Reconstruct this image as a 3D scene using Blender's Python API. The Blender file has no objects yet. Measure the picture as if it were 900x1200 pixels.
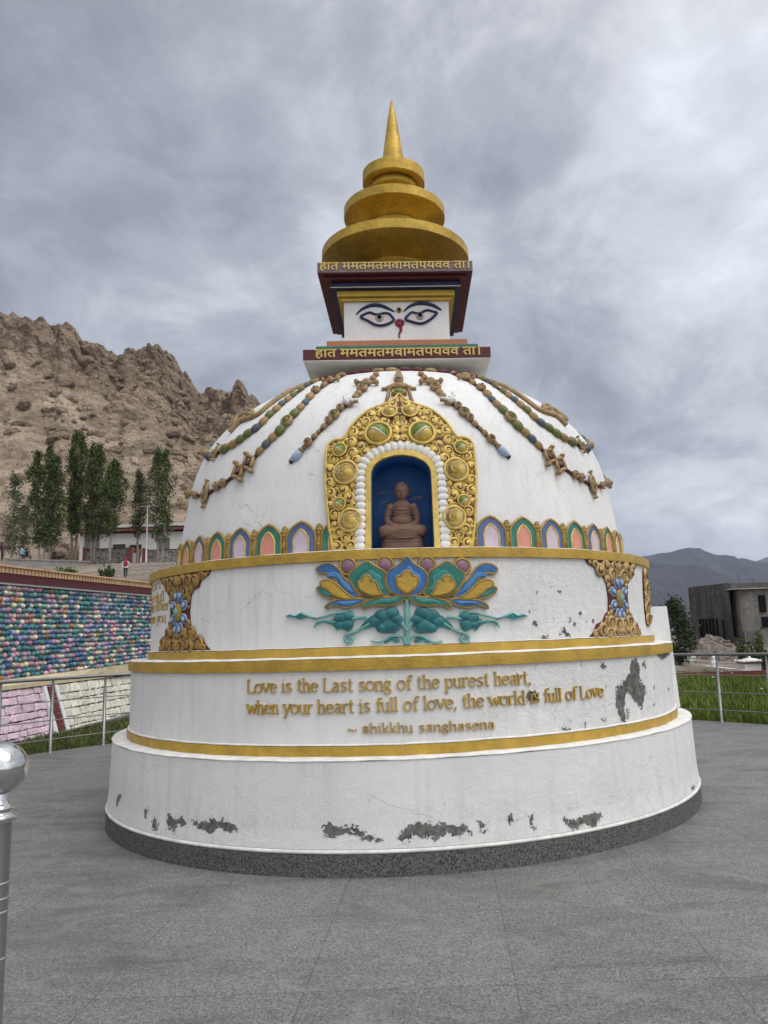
import bpy, bmesh, math, random
from math import sin, cos, pi, radians as rad, sqrt, atan2, hypot
from mathutils import Vector, Matrix, noise
from mathutils.geometry import tessellate_polygon
random.seed(7)
SC = bpy.context.scene
COL = SC.collection

# ------------------------------------------------------------------ camera model (900x1200 photograph)
F, PX0, PY0, PIT, ROL, HC = 901.0, 518.5, 600.0, rad(9.105), rad(1.93), 1.6
CX, CY = -0.449, 8.434                      # axis of the stupa
T0 = 3.05                                   # bearing of the niche (degrees, seen from the axis)

def ray(x, y):
    U, V = x-PX0, y-PY0
    u = U*cos(ROL)-V*sin(ROL); up = -(U*sin(ROL)+V*cos(ROL))
    return Vector((u, F*cos(PIT)-up*sin(PIT), F*sin(PIT)+up*cos(PIT))).normalized()
EYE = Vector((0, 0, HC))
def ground(x, y, z=0.0):
    d = ray(x, y); return EYE+d*((z-HC)/d.z)
def at_y(x, y, Y):
    d = ray(x, y); return EYE+d*(Y/d.y)

# ------------------------------------------------------------------ mesh builder
class MB:
    def __init__(s): s.v = []; s.f = []; s.m = []; s.s = []; s.c = []
    def add(s, vs, fs, m=0, sm=False, c=None):
        b = len(s.v); s.v += [Vector(p) for p in vs]
        for f in fs:
            s.f.append([b+i for i in f]); s.m.append(m); s.s.append(sm); s.c.append(c)
    def join(s, o, fn=None):
        b = len(s.v); s.v += [fn(p) if fn else p for p in o.v]
        s.f += [[b+i for i in f] for f in o.f]; s.m += o.m; s.s += o.s; s.c += o.c
    def box(s, x0, x1, y0, y1, z0, z1, m=0, c=None):
        v = [(x0,y0,z0),(x1,y0,z0),(x1,y1,z0),(x0,y1,z0),(x0,y0,z1),(x1,y0,z1),(x1,y1,z1),(x0,y1,z1)]
        s.add(v, [(0,3,2,1),(4,5,6,7),(0,1,5,4),(1,2,6,5),(2,3,7,6),(3,0,4,7)], m, False, c)
    def hexa(s, v, m=0, c=None):
        s.add(v, [(0,3,2,1),(4,5,6,7),(0,1,5,4),(1,2,6,5),(2,3,7,6),(3,0,4,7)], m, False, c)
    def lathe(s, prof, n=96, m=0, sm=True, t0=0., t1=360., c=None):
        full = abs(t1-t0) >= 359.9; k = n if full else n+1; v = []
        for r, z in prof:
            for i in range(k):
                t = rad(t0+(t1-t0)*i/n); v.append((r*sin(t), -r*cos(t), z))
        f = []
        for j in range(len(prof)-1):
            for i in range(n):
                a = j*k+i; b = j*k+(i+1) % k
                f.append((a, b, b+k, a+k))
        s.add(v, f, m, sm, c)
    def tube(s, pts, rads, n=6, m=0, caps=True, sm=True, flat=1.0, c=None):
        pts = [Vector(p) for p in pts]
        if not hasattr(rads, '__len__'): rads = [rads]*len(pts)
        v = []; ref = None
        for i, p in enumerate(pts):
            d = (pts[min(i+1, len(pts)-1)]-pts[max(i-1, 0)])
            d = d.normalized() if d.length > 1e-9 else Vector((0,0,1))
            if ref is None:
                ref = Vector((0,0,1)) if abs(d.z) < .9 else Vector((1,0,0))
            a = d.cross(ref); a = a.normalized() if a.length > 1e-6 else d.orthogonal().normalized()
            b = a.cross(d); ref = b
            for k in range(n):
                t = 2*pi*k/n; v.append(p+a*(cos(t)*rads[i])+b*(sin(t)*rads[i]*flat))
        f = []
        for i in range(len(pts)-1):
            for k in range(n):
                f.append((i*n+k, i*n+(k+1) % n, (i+1)*n+(k+1) % n, (i+1)*n+k))
        if caps:
            f.append(tuple(range(n-1, -1, -1))); f.append(tuple((len(pts)-1)*n+k for k in range(n)))
        s.add(v, f, m, sm, c)
    def ell(s, ctr, r, M=None, nu=10, nv=7, m=0, c=None, half=False, mfn=None):
        ctr = Vector(ctr); v = []; f = []
        M = M or Matrix.Identity(3)
        lim = pi/2 if half else pi
        for j in range(nv+1):
            a = lim*j/nv
            for i in range(nu):
                t = 2*pi*i/nu
                v.append(ctr+M @ Vector((r[0]*sin(a)*cos(t), r[1]*sin(a)*sin(t), r[2]*cos(a))))
        fs = []
        for j in range(nv):
            for i in range(nu):
                q = (j*nu+i, (j+1)*nu+i, (j+1)*nu+(i+1) % nu, j*nu+(i+1) % nu)
                if mfn: s_m = mfn((j+.5)/nv, 2*pi*(i+.5)/nu)
                else: s_m = m
                fs.append((q, s_m))
        b = len(s.v); s.v += v
        for q, mm in fs:
            s.f.append([b+i for i in q]); s.m.append(mm); s.s.append(True); s.c.append(c)
    def plate(s, out, w0, w1, m=0, ms=None, inset=None, sm=False, sub=.09):
        """flat (u,v,w) plate from a closed outline"""
        out = [Vector((p[0], p[1], 0)) for p in out]
        A = sum(out[i].x*out[(i+1) % len(out)].y-out[(i+1) % len(out)].x*out[i].y for i in range(len(out)))
        if A < 0: out.reverse()
        n = len(out); ms = m if ms is None else ms
        top = inset_poly(out, inset) if inset else out
        v = [(p.x, p.y, w0) for p in out]+[(p.x, p.y, w1) for p in top]
        f = [(i, (i+1) % n, n+(i+1) % n, n+i) for i in range(n)]
        s.add(v, f, ms, False)
        tri = [tuple(t) for t in tessellate_polygon([[(p.x, p.y, 0) for p in top]])]
        V = list(top)
        for _ in range(7):      # conforming split of long edges, so that the plate can follow a curved wall
            mid = {}; new = []; any_ = False
            def mp(i, j):
                k = (min(i, j), max(i, j))
                if (V[i]-V[j]).length <= sub: return None
                if k not in mid: mid[k] = len(V); V.append((V[i]+V[j])/2)
                return mid[k]
            for a, c, d in tri:
                e = [mp(a, c), mp(c, d), mp(d, a)]; q = sum(x is not None for x in e)
                if q == 0: new.append((a, c, d)); continue
                any_ = True
                if q == 3: new += [(a, e[0], e[2]), (e[0], c, e[1]), (e[2], e[1], d), (e[0], e[1], e[2])]
                else:
                    while e[0] is None: a, c, d = c, d, a; e = [e[1], e[2], e[0]]
                    if q == 1: new += [(a, e[0], d), (e[0], c, d)]
                    elif e[1] is not None: new += [(e[0], c, e[1]), (a, e[0], e[1]), (a, e[1], d)]
                    else: new += [(a, e[0], e[2]), (e[0], c, d), (e[0], d, e[2])]
            tri = new
            if not any_: break
        b = len(s.v)
        s.v += [Vector((p.x, p.y, w1)) for p in V]
        for t in tri:
            a, bb, cc = [V[i] for i in t]
            if (bb-a).cross(cc-a).z < 0: t = t[::-1]
            s.f.append([b+i for i in t]); s.m.append(m); s.s.append(sm); s.c.append(None)
    def build(s, name, mats, parent=None, fn=None, smooth_all=None, loc=None, weld=False):
        me = bpy.data.meshes.new(name)
        vs = [fn(p) if fn else p for p in s.v]
        me.from_pydata([tuple(p) for p in vs], [], s.f)
        if not isinstance(mats, (list, tuple)): mats = [mats]
        for mt in mats: me.materials.append(mt)
        me.polygons.foreach_set('material_index', s.m)
        me.polygons.foreach_set('use_smooth', [bool(x) for x in s.s])
        if any(c is not None for c in s.c):
            at = me.color_attributes.new('Col', 'FLOAT_COLOR', 'CORNER')
            buf = []
            for f, c in zip(s.f, s.c):
                c = c or (.5,.5,.5)
                for _ in f: buf += [c[0], c[1], c[2], 1.]
            at.data.foreach_set('color', buf)
        me.update()
        o = bpy.data.objects.new(name, me); COL.objects.link(o)
        if parent: o.parent = parent
        if loc is not None: o.location = loc
        return o

def inset_poly(out, d):
    n = len(out); r = []
    for i in range(n):
        a, b, c = out[i-1], out[i], out[(i+1) % n]
        e1 = (b-a); e2 = (c-b)
        e1 = e1.normalized() if e1.length > 1e-9 else Vector((1,0,0)); e2 = e2.normalized() if e2.length > 1e-9 else e1
        n1 = Vector((-e1.y, e1.x, 0)); n2 = Vector((-e2.y, e2.x, 0)); m = n1+n2
        m = m.normalized() if m.length > 1e-6 else n1
        k = max(.45, m.dot(n1)); r.append(b+m*(d/k))
    return r

def crm(pts, closed=False, k=4):
    """Catmull-Rom through 2-D or 3-D points"""
    P = [Vector(tuple(p)+(0,)*(3-len(p))) for p in pts]; n = len(P); out = []
    for i in range(n if closed else n-1):
        p0 = P[i-1] if (closed or i > 0) else P[0]; p1 = P[i]; p2 = P[(i+1) % n]
        p3 = P[(i+2) % n] if (closed or i+2 < n) else P[-1]
        for j in range(k):
            t = j/k
            out.append(.5*((2*p1)+(p2-p0)*t+(2*p0-5*p1+4*p2-p3)*t*t+(3*p1-p0-3*p2+p3)*t**3))
    if not closed: out.append(P[-1])
    return out

def inside(p, poly):
    x, y = p[0], p[1]; r = False; n = len(poly)
    for i in range(n):
        a, b = poly[i], poly[i-1]
        if (a[1] > y) != (b[1] > y) and x < (b[0]-a[0])*(y-a[1])/(b[1]-a[1])+a[0]: r = not r
    return r
def pdist(p, poly, closed=True):
    best = 1e9; n = len(poly)
    for i in range(n if closed else n-1):
        a, b = poly[i], poly[(i+1) % n]
        dx, dy = b[0]-a[0], b[1]-a[1]; L = dx*dx+dy*dy
        t = 0 if L == 0 else max(0, min(1, ((p[0]-a[0])*dx+(p[1]-a[1])*dy)/L))
        best = min(best, hypot(p[0]-a[0]-t*dx, p[1]-a[1]-t*dy))
    return best

def empty(name, loc=(0,0,0), parent=None):
    o = bpy.data.objects.new(name, None); COL.objects.link(o); o.location = loc; o.empty_display_size = .3
    if parent: o.parent = parent
    return o
def tag(o, label=None, cat=None, group=None, kind=None):
    if label: o['label'] = label
    if cat: o['category'] = cat
    if group: o['group'] = group
    if kind: o['kind'] = kind
    return o
def smoothstep(a, b, x):
    t = max(0., min(1., (x-a)/(b-a))); return t*t*(3-2*t)
def fused(mb, voxel, it=3):
    """evaluate a union of overlapping shapes into one continuous surface"""
    o = mb.build('tmp', []); 
    r = o.modifiers.new('r', 'REMESH'); r.mode = 'VOXEL'; r.voxel_size = voxel
    if it:
        sm = o.modifiers.new('s', 'SMOOTH'); sm.factor = .5; sm.iterations = it
    dg = bpy.context.evaluated_depsgraph_get(); dg.update()
    me = bpy.data.meshes.new_from_object(o.evaluated_get(dg))
    bpy.data.objects.remove(o)
    for p in me.polygons: p.use_smooth = True
    return me

# ------------------------------------------------------------------ materials
def mat(name, base, rough=.6, var=.12, scale=4., bump=.15, bscale=30., metal=0., attr=False, spec=.4, fine=None, dist=.02):
    m = bpy.data.materials.new(name); m.use_nodes = True; N = m.node_tree.nodes; L = m.node_tree.links
    b = N['Principled BSDF']; b.inputs['Roughness'].default_value = rough; b.inputs['Metallic'].default_value = metal
    b.inputs['Specular IOR Level'].default_value = spec
    tc = N.new('ShaderNodeTexCoord')
    n1 = N.new('ShaderNodeTexNoise'); n1.inputs['Scale'].default_value = scale; n1.inputs['Detail'].default_value = 6; n1.inputs['Roughness'].default_value = .62
    L.new(tc.outputs['Object'], n1.inputs['Vector'])
    mr = N.new('ShaderNodeMapRange'); mr.inputs[1].default_value = .3; mr.inputs[2].default_value = .7
    mr.inputs[3].default_value = 1-var; mr.inputs[4].default_value = 1+var
    L.new(n1.outputs['Fac'], mr.inputs[0])
    mx = N.new('ShaderNodeMix'); mx.data_type = 'RGBA'; mx.blend_type = 'MULTIPLY'; mx.inputs[0].default_value = 1
    if attr:
        a = N.new('ShaderNodeAttribute'); a.attribute_name = 'Col'; L.new(a.outputs['Color'], mx.inputs[6])
    else: mx.inputs[6].default_value = (*base, 1)
    L.new(mr.outputs[0], mx.inputs[7]); last = mx.outputs[2]
    if fine:
        n3 = N.new('ShaderNodeTexNoise'); n3.inputs['Scale'].default_value = fine[0]; n3.inputs['Detail'].default_value = 3
        L.new(tc.outputs['Object'], n3.inputs['Vector'])
        m3 = N.new('ShaderNodeMapRange'); m3.inputs[1].default_value = .35; m3.inputs[2].default_value = .65
        m3.inputs[3].default_value = 1-fine[1]; m3.inputs[4].default_value = 1+fine[1]; L.new(n3.outputs['Fac'], m3.inputs[0])
        x3 = N.new('ShaderNodeMix'); x3.data_type = 'RGBA'; x3.blend_type = 'MULTIPLY'; x3.inputs[0].default_value = 1
        L.new(last, x3.inputs[6]); L.new(m3.outputs[0], x3.inputs[7]); last = x3.outputs[2]
    L.new(last, b.inputs['Base Color'])
    if bump:
        n2 = N.new('ShaderNodeTexNoise'); n2.inputs['Scale'].default_value = bscale; n2.inputs['Detail'].default_value = 5
        L.new(tc.outputs['Object'], n2.inputs['Vector'])
        bp = N.new('ShaderNodeBump'); bp.inputs['Strength'].default_value = bump; bp.inputs['Distance'].default_value = dist
        L.new(n2.outputs['Fac'], bp.inputs['Height']); L.new(bp.outputs['Normal'], b.inputs['Normal'])
    m['last'] = 1
    return m

def plaster(name):
    """white lime plaster: grime, cracks, flaking where the attribute 'flake' says the coat has come off"""
    m = bpy.data.materials.new(name); m.use_nodes = True; N = m.node_tree.nodes; L = m.node_tree.links
    b = N['Principled BSDF']; b.inputs['Roughness'].default_value = .72; b.inputs['Specular IOR Level'].default_value = .25
    tc = N.new('ShaderNodeTexCoord')
    def nz(scale, det=6, rgh=.6, dis=0., vec=None):
        n = N.new('ShaderNodeTexNoise'); n.inputs['Scale'].default_value = scale; n.inputs['Detail'].default_value = det
        n.inputs['Roughness'].default_value = rgh; n.inputs['Distortion'].default_value = dis
        L.new(vec or tc.outputs['Object'], n.inputs['Vector']); return n.outputs['Fac']
    def mrange(i, a, c, d, e):
        r = N.new('ShaderNodeMapRange'); r.inputs[1].default_value = a; r.inputs[2].default_value = c
        r.inputs[3].default_value = d; r.inputs[4].default_value = e; L.new(i, r.inputs[0]); return r.outputs[0]
    def math_(op, a, c):
        q = N.new('ShaderNodeMath'); q.operation = op
        for k, v in ((0, a), (1, c)):
            if isinstance(v, (int, float)): q.inputs[k].default_value = v
            else: L.new(v, q.inputs[k])
        return q.outputs[0]
    def mix(f, a, c, mode='MIX'):
        q = N.new('ShaderNodeMix'); q.data_type = 'RGBA'; q.blend_type = mode
        for k, v in ((0, f), (6, a), (7, c)):
            if isinstance(v, (int, float)): q.inputs[k].default_value = v
            elif isinstance(v, tuple): q.inputs[k].default_value = (*v, 1)
            else: L.new(v, q.inputs[k])
        return q.outputs[2]
    big = nz(1.6, 8); med = nz(9, 7, .65); fin = nz(60, 4, .6)
    mp = N.new('ShaderNodeMapping'); mp.inputs['Scale'].default_value = (13, 13, .9); L.new(tc.outputs['Object'], mp.inputs['Vector'])
    streak = nz(1.0, 5, .6, 0., mp.outputs['Vector'])
    a_f = N.new('ShaderNodeAttribute'); a_f.attribute_name = 'flake'
    a_g = N.new('ShaderNodeAttribute'); a_g.attribute_name = 'rough'
    a_d = N.new('ShaderNodeAttribute'); a_d.attribute_name = 'damp'
    c = mix(mrange(big, .35, .7, 0, 1), (.685, .685, .675), (.77, .76, .74))
    c = mix(math_('MULTIPLY', mrange(streak, .50, .76, 0, .58), mrange(big, .3, .6, .3, 1)), c, (.52, .51, .47))
    c = mix(math_('MULTIPLY', mrange(med, .55, .72, 0, .45), math_('ADD', a_d.outputs['Fac'], .2)), c, (.52, .50, .45))
    # hairline cracks
    vo = N.new('ShaderNodeTexVoronoi'); vo.feature = 'DISTANCE_TO_EDGE'; vo.inputs['Scale'].default_value = 2.1
    nv = N.new('ShaderNodeTexNoise'); nv.inputs['Scale'].default_value = 6; nv.inputs['Detail'].default_value = 6; L.new(tc.outputs['Object'], nv.inputs['Vector'])
    ad = N.new('ShaderNodeMix'); ad.data_type = 'VECTOR'; ad.inputs[0].default_value = .16
    L.new(tc.outputs['Object'], ad.inputs[4]); L.new(nv.outputs['Color'], ad.inputs[5]); L.new(ad.outputs[1], vo.inputs['Vector'])
    crack = math_('MULTIPLY', mrange(vo.outputs['Distance'], 0., .006, 1, 0), mrange(big, .45, .58, 0, .7))
    c = mix(crack, c, (.40, .40, .38))
    # flakes
    rag = nz(26, 6, .7, .6)
    fv = math_('ADD', a_f.outputs['Fac'], mrange(rag, .25, .75, -.55, .55))
    fl = mrange(fv, .5, .53, 0, 1)
    pit = math_('MULTIPLY', mrange(nz(30, 3, .55, .8), .70, .72, 0, 1), mrange(math_('ADD', a_g.outputs['Fac'], mrange(nz(2.2, 3), .3, .7, -.5, .5)), .75, 1.1, 0, 1))
    fl = math_('MAXIMUM', fl, pit)
    cem = mix(mrange(nz(22, 6, .7), .35, .65, 0, 1), (.06, .058, .055), (.21, .20, .185))
    rim = math_('SUBTRACT', mrange(fv, .40, .50, 0, 1), fl); rim = math_('MAXIMUM', rim, 0.0)
    c = mix(math_('MULTIPLY', rim, .6), c, (.80, .79, .76)); c = mix(fl, c, cem); L.new(c, b.inputs['Base Color'])
    # relief
    peel = nz(11, 8, .75, .7)
    h = math_('ADD', math_('MULTIPLY', fin, .08), math_('MULTIPLY', med, .14))
    h = math_('ADD', h, math_('MULTIPLY', math_('MULTIPLY', mrange(peel, .42, .6, 0, 1), a_g.outputs['Fac']), .75))
    h = math_('ADD', h, math_('MULTIPLY', rim, .35)); h = math_('ADD', h, math_('MULTIPLY', nz(2.6, 4, .5), .9)); h = math_('SUBTRACT', h, math_('MULTIPLY', fl, 1.6)); h = math_('ADD', h, math_('MULTIPLY', math_('MULTIPLY', fl, nz(40, 5, .7)), .9)); h = math_('SUBTRACT', h, math_('MULTIPLY', crack, .4))
    bp = N.new('ShaderNodeBump'); bp.inputs['Strength'].default_value = .55; bp.inputs['Distance'].default_value = .012
    L.new(h, bp.inputs['Height']); L.new(bp.outputs['Normal'], b.inputs['Normal'])
    return m

M = {}
M['plaster'] = plaster('white_plaster')
M['white'] = mat('white_paint', (.74,.745,.74), .65, .07, 6, .2, 40)
M['edge_white'] = mat('fresh_white_lip', (.72,.70,.66), .75, .18, 9, .3, 40)
M['gold'] = mat('gold_paint', (.45,.285,.045), .45, .22, 6, .3, 45, metal=.12)
M['spire_gold'] = mat('spire_gold_paint', (.46,.295,.040), .42, .28, 3.2, .35, 9, metal=.3, fine=(26, .12), dist=.03)
M['leafgold'] = mat('bright_gold_relief', (.60,.43,.11), .42, .28, 16, .2, 60, metal=.15)
M['oldgold'] = mat('dull_gold_relief', (.33,.215,.055), .5, .3, 14, .2, 60, metal=.2)
M['tangold'] = mat('tan_gold_relief', (.44,.31,.12), .48, .3, 14, .2, 60, metal=.1)
M['rim_gold'] = mat('brown_gold_relief', (.30,.20,.095), .6, .35, 14, .2, 60, metal=.1)
M['maroon'] = mat('maroon_paint', (.085,.014,.016), .5, .15, 8, .1, 40)
M['mauve'] = mat('faded_mauve_paint', (.17,.125,.125), .6, .2, 12, .1, 40)
M['navy'] = mat('navy_paint', (.012,.022,.075), .5, .15, 8, .1, 40)
M['nichblue'] = mat('niche_blue_paint', (.020,.125,.38), .55, .3, 5, .08, 30)
M['skyblue'] = mat('blue_relief_paint', (.035,.13,.33), .45, .35, 10, .1, 40)
M['paleblue'] = mat('pale_blue_paint', (.34,.44,.58), .5, .15, 10, .1, 40)
M['slateblue'] = mat('slate_blue_paint', (.085,.13,.285), .5, .2, 10, .1, 40)
M['green'] = mat('green_relief_paint', (.025,.17,.14), .45, .35, 10, .1, 40)
M['teal'] = mat('teal_leaf_paint', (.018,.135,.15), .45, .45, 12, .1, 40)
M['teal_light'] = mat('pale_teal_paint', (.15,.35,.32), .5, .25, 12, .1, 40)
M['pink'] = mat('salmon_paint', (.58,.24,.19), .6, .1, 10, .1, 40)
M['lilac'] = mat('lilac_paint', (.50,.42,.50), .6, .1, 10, .1, 40)
M['plum'] = mat('plum_paint', (.22,.12,.16), .5, .15, 10, .1, 40)
M['yellow'] = mat('yellow_ochre_paint', (.50,.34,.045), .5, .12, 8, .1, 40)
M['letter'] = mat('yellow_letter_paint', (.55,.40,.12), .5, .12, 20, .1, 40)
M['orange'] = mat('terracotta_paint', (.42,.17,.085), .6, .12, 8, .1, 40)
M['pgreen'] = mat('faded_green_paint', (.06,.16,.11), .6, .15, 8, .1, 40)
M['blue_light'] = mat('light_blue_paint', (.07,.21,.43), .45, .2, 10, .1, 40)
M['green_light'] = mat('light_green_paint', (.045,.23,.20), .45, .2, 10, .1, 40)
M['beadgreen'] = mat('olive_green_bead', (.125,.14,.04), .4, .25, 25, .1, 60)
M['beadorange'] = mat('ochre_bead', (.30,.19,.075), .5, .35, 25, .1, 60)
M['beadblue'] = mat('grey_blue_bead', (.075,.10,.11), .5, .3, 25, .1, 60)
M['bossgreen'] = mat('green_boss_paint', (.12,.19,.035), .35, .2, 15, .1, 60)
M['black'] = mat('black_paint', (.008,.008,.01), .8, .1, 8, 0, spec=.1)
M['red'] = mat('red_swirl_paint', (.22,.015,.03), .5, .15, 12, .1, 40)
M['eyewhite'] = mat('eye_white_paint', (.68,.60,.60), .55, .08, 12, .05, 40)
M['red_light'] = mat('pale_red_paint', (.42,.13,.15), .5, .15, 12, .1, 40)
M['beige'] = mat('beige_bounce_tint', (.60,.57,.51), .75, .1, 5, .2, 30)  # light bounced from the ground onto the crown slab's underside, put into the colour
M['iris'] = mat('iris_green_paint', (.30,.36,.27), .5, .1, 12, 0)
M['statue'] = mat('brown_clay', (.175,.102,.078), .7, .18, 9, .15, 70, spec=.2)
M['granite'] = None

def granite(name, a, bcol, tile=None):
    m = bpy.data.materials.new(name); m.use_nodes = True; N = m.node_tree.nodes; L = m.node_tree.links
    b = N['Principled BSDF']; b.inputs['Roughness'].default_value = .62; b.inputs['Specular IOR Level'].default_value = .35
    tc = N.new('ShaderNodeTexCoord')
    def nz(scale, det=4, rgh=.6, dis=0.):
        n = N.new('ShaderNodeTexNoise'); n.inputs['Scale'].default_value = scale; n.inputs['Detail'].default_value = det
        n.inputs['Roughness'].default_value = rgh; n.inputs['Distortion'].default_value = dis
        L.new(tc.outputs['Object'], n.inputs['Vector']); return n.outputs['Fac']
    def mr(i, p, q, r, s):
        n = N.new('ShaderNodeMapRange')
        for k, v in enumerate((p, q, r, s)): n.inputs[k+1].default_value = v
        L.new(i, n.inputs[0]); return n.outputs[0]
    def mix(f, p, q, mode='MIX'):
        n = N.new('ShaderNodeMix'); n.data_type = 'RGBA'; n.blend_type = mode
        for k, v in ((0, f), (6, p), (7, q)):
            if isinstance(v, (int, float)): n.inputs[k].default_value = v
            elif isinstance(v, tuple): n.inputs[k].default_value = (*v, 1)
            else: L.new(v, n.inputs[k])
        return n.outputs[2]
    vg = N.new('ShaderNodeTexVoronoi'); vg.inputs['Scale'].default_value = 150 if tile else 150; L.new(tc.outputs['Object'], vg.inputs['Vector'])
    sg = N.new('ShaderNodeSeparateColor'); L.new(vg.outputs['Color'], sg.inputs[0]); sp = sg.outputs[0]
    c = mix(mr(sp, .12, .88, 0, 1), a, bcol)
    sp2 = nz(48, 2, .5); c = mix(mr(sp2, .60, .68, 0, .6), c, tuple(x*.4 for x in a))
    sp3 = nz(75, 2, .5); c = mix(mr(sp3, .62, .68, 0, .5), c, tuple(min(.5, x*1.7) for x in bcol))
    h = sp
    if tile:
        br = N.new('ShaderNodeTexBrick'); br.offset = 0; br.inputs['Scale'].default_value = 1
        br.inputs['Brick Width'].default_value = tile; br.inputs['Row Height'].default_value = tile
        br.inputs['Mortar Size'].default_value = .0022; br.inputs['Mortar Smooth'].default_value = .1; br.inputs['Bias'].default_value = 0
        br.inputs['Color1'].default_value = (.93, .93, .93, 1); br.inputs['Color2'].default_value = (1.05, 1.05, 1.05, 1)
        br.inputs['Mortar'].default_value = (.26, .26, .26, 1)
        mp = N.new('ShaderNodeMapping'); mp.inputs['Location'].default_value = (.71, .06, 0)
        L.new(tc.outputs['Object'], mp.inputs['Vector']); L.new(mp.outputs['Vector'], br.inputs['Vector'])
        c = mix(.85, c, br.outputs['Color'], 'MULTIPLY')
        ms = N.new('ShaderNodeMapping'); ms.inputs['Scale'].default_value = (.55, 1.5, 1); ms.inputs['Rotation'].default_value = (0, 0, .35); L.new(tc.outputs['Object'], ms.inputs['Vector'])
        nd = N.new('ShaderNodeTexNoise'); nd.inputs['Scale'].default_value = 1.5; nd.inputs['Detail'].default_value = 8; nd.inputs['Roughness'].default_value = .68; nd.inputs['Distortion'].default_value = .9; L.new(ms.outputs['Vector'], nd.inputs['Vector'])
        c = mix(mr(nd.outputs['Fac'], .47, .66, 0, .55), c, tuple(x*.55 for x in a)); c = mix(mr(nz(7, 5, .7, .5), .60, .72, 0, .35), c, tuple(x*.5 for x in a))
        d2 = nz(2.7, 6, .6, 1.4); c = mix(mr(d2, .54, .66, 0, .45), c, (.24, .235, .215))
        d3 = nz(.55, 3, .5); c = mix(mr(d3, .58, .70, 0, .35), c, (.13, .11, .085))
    else:
        at = N.new('ShaderNodeSeparateXYZ'); L.new(tc.outputs['Object'], at.inputs[0])
    L.new(c, b.inputs['Base Color'])
    bp = N.new('ShaderNodeBump'); bp.inputs['Strength'].default_value = .2; bp.inputs['Distance'].default_value = .002
    L.new(h, bp.inputs['Height']); L.new(bp.outputs['Normal'], b.inputs['Normal'])
    return m
M['paving'] = granite('flamed_granite_paving', (.092,.092,.088), (.245,.244,.235), .975)
M['skirt'] = granite('dark_granite_skirting', (.030,.030,.030), (.160,.158,.153))
def steel(name, rough, base=(.62,.62,.62)):
    m = mat(name, base, rough, .06, 20, .03, 80, metal=1.0); return m
M['steel'] = steel('brushed_steel', .42, (.26,.26,.255))
M['chrome'] = steel('polished_steel', .14, (.55,.55,.55))

# ------------------------------------------------------------------ camera, light, sky
cam = bpy.data.cameras.new('camera'); cam.sensor_fit = 'AUTO'; cam.sensor_width = 36; cam.lens = 36*F/1200
cam.shift_x = -(PX0-450)/1200; cam.clip_start = .05; cam.clip_end = 40000
co = bpy.data.objects.new('camera', cam); COL.objects.link(co); SC.camera = co
Rv = Vector((1,0,0)); Uv = Vector((0,-sin(PIT),cos(PIT))); Fv = Vector((0,cos(PIT),sin(PIT)))
r2 = Rv*cos(ROL)-Uv*sin(ROL); u2 = Rv*sin(ROL)+Uv*cos(ROL)
co.matrix_world = Matrix(((r2.x,u2.x,-Fv.x,0),(r2.y,u2.y,-Fv.y,0),(r2.z,u2.z,-Fv.z,HC),(0,0,0,1)))

SUN_AZ, SUN_EL = 118., 52.                    # bearing from +Y towards +X, height
sd = bpy.data.lights.new('sun', 'SUN'); sd.energy = 0.55; sd.angle = rad(35); sd.color = (1, .97, .92)
so = bpy.data.objects.new('sun', sd); COL.objects.link(so)
dv = Vector((sin(rad(SUN_AZ))*cos(rad(SUN_EL)), cos(rad(SUN_AZ))*cos(rad(SUN_EL)), sin(rad(SUN_EL))))
so.rotation_euler = dv.to_track_quat('Z', 'Y').to_euler()

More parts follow.
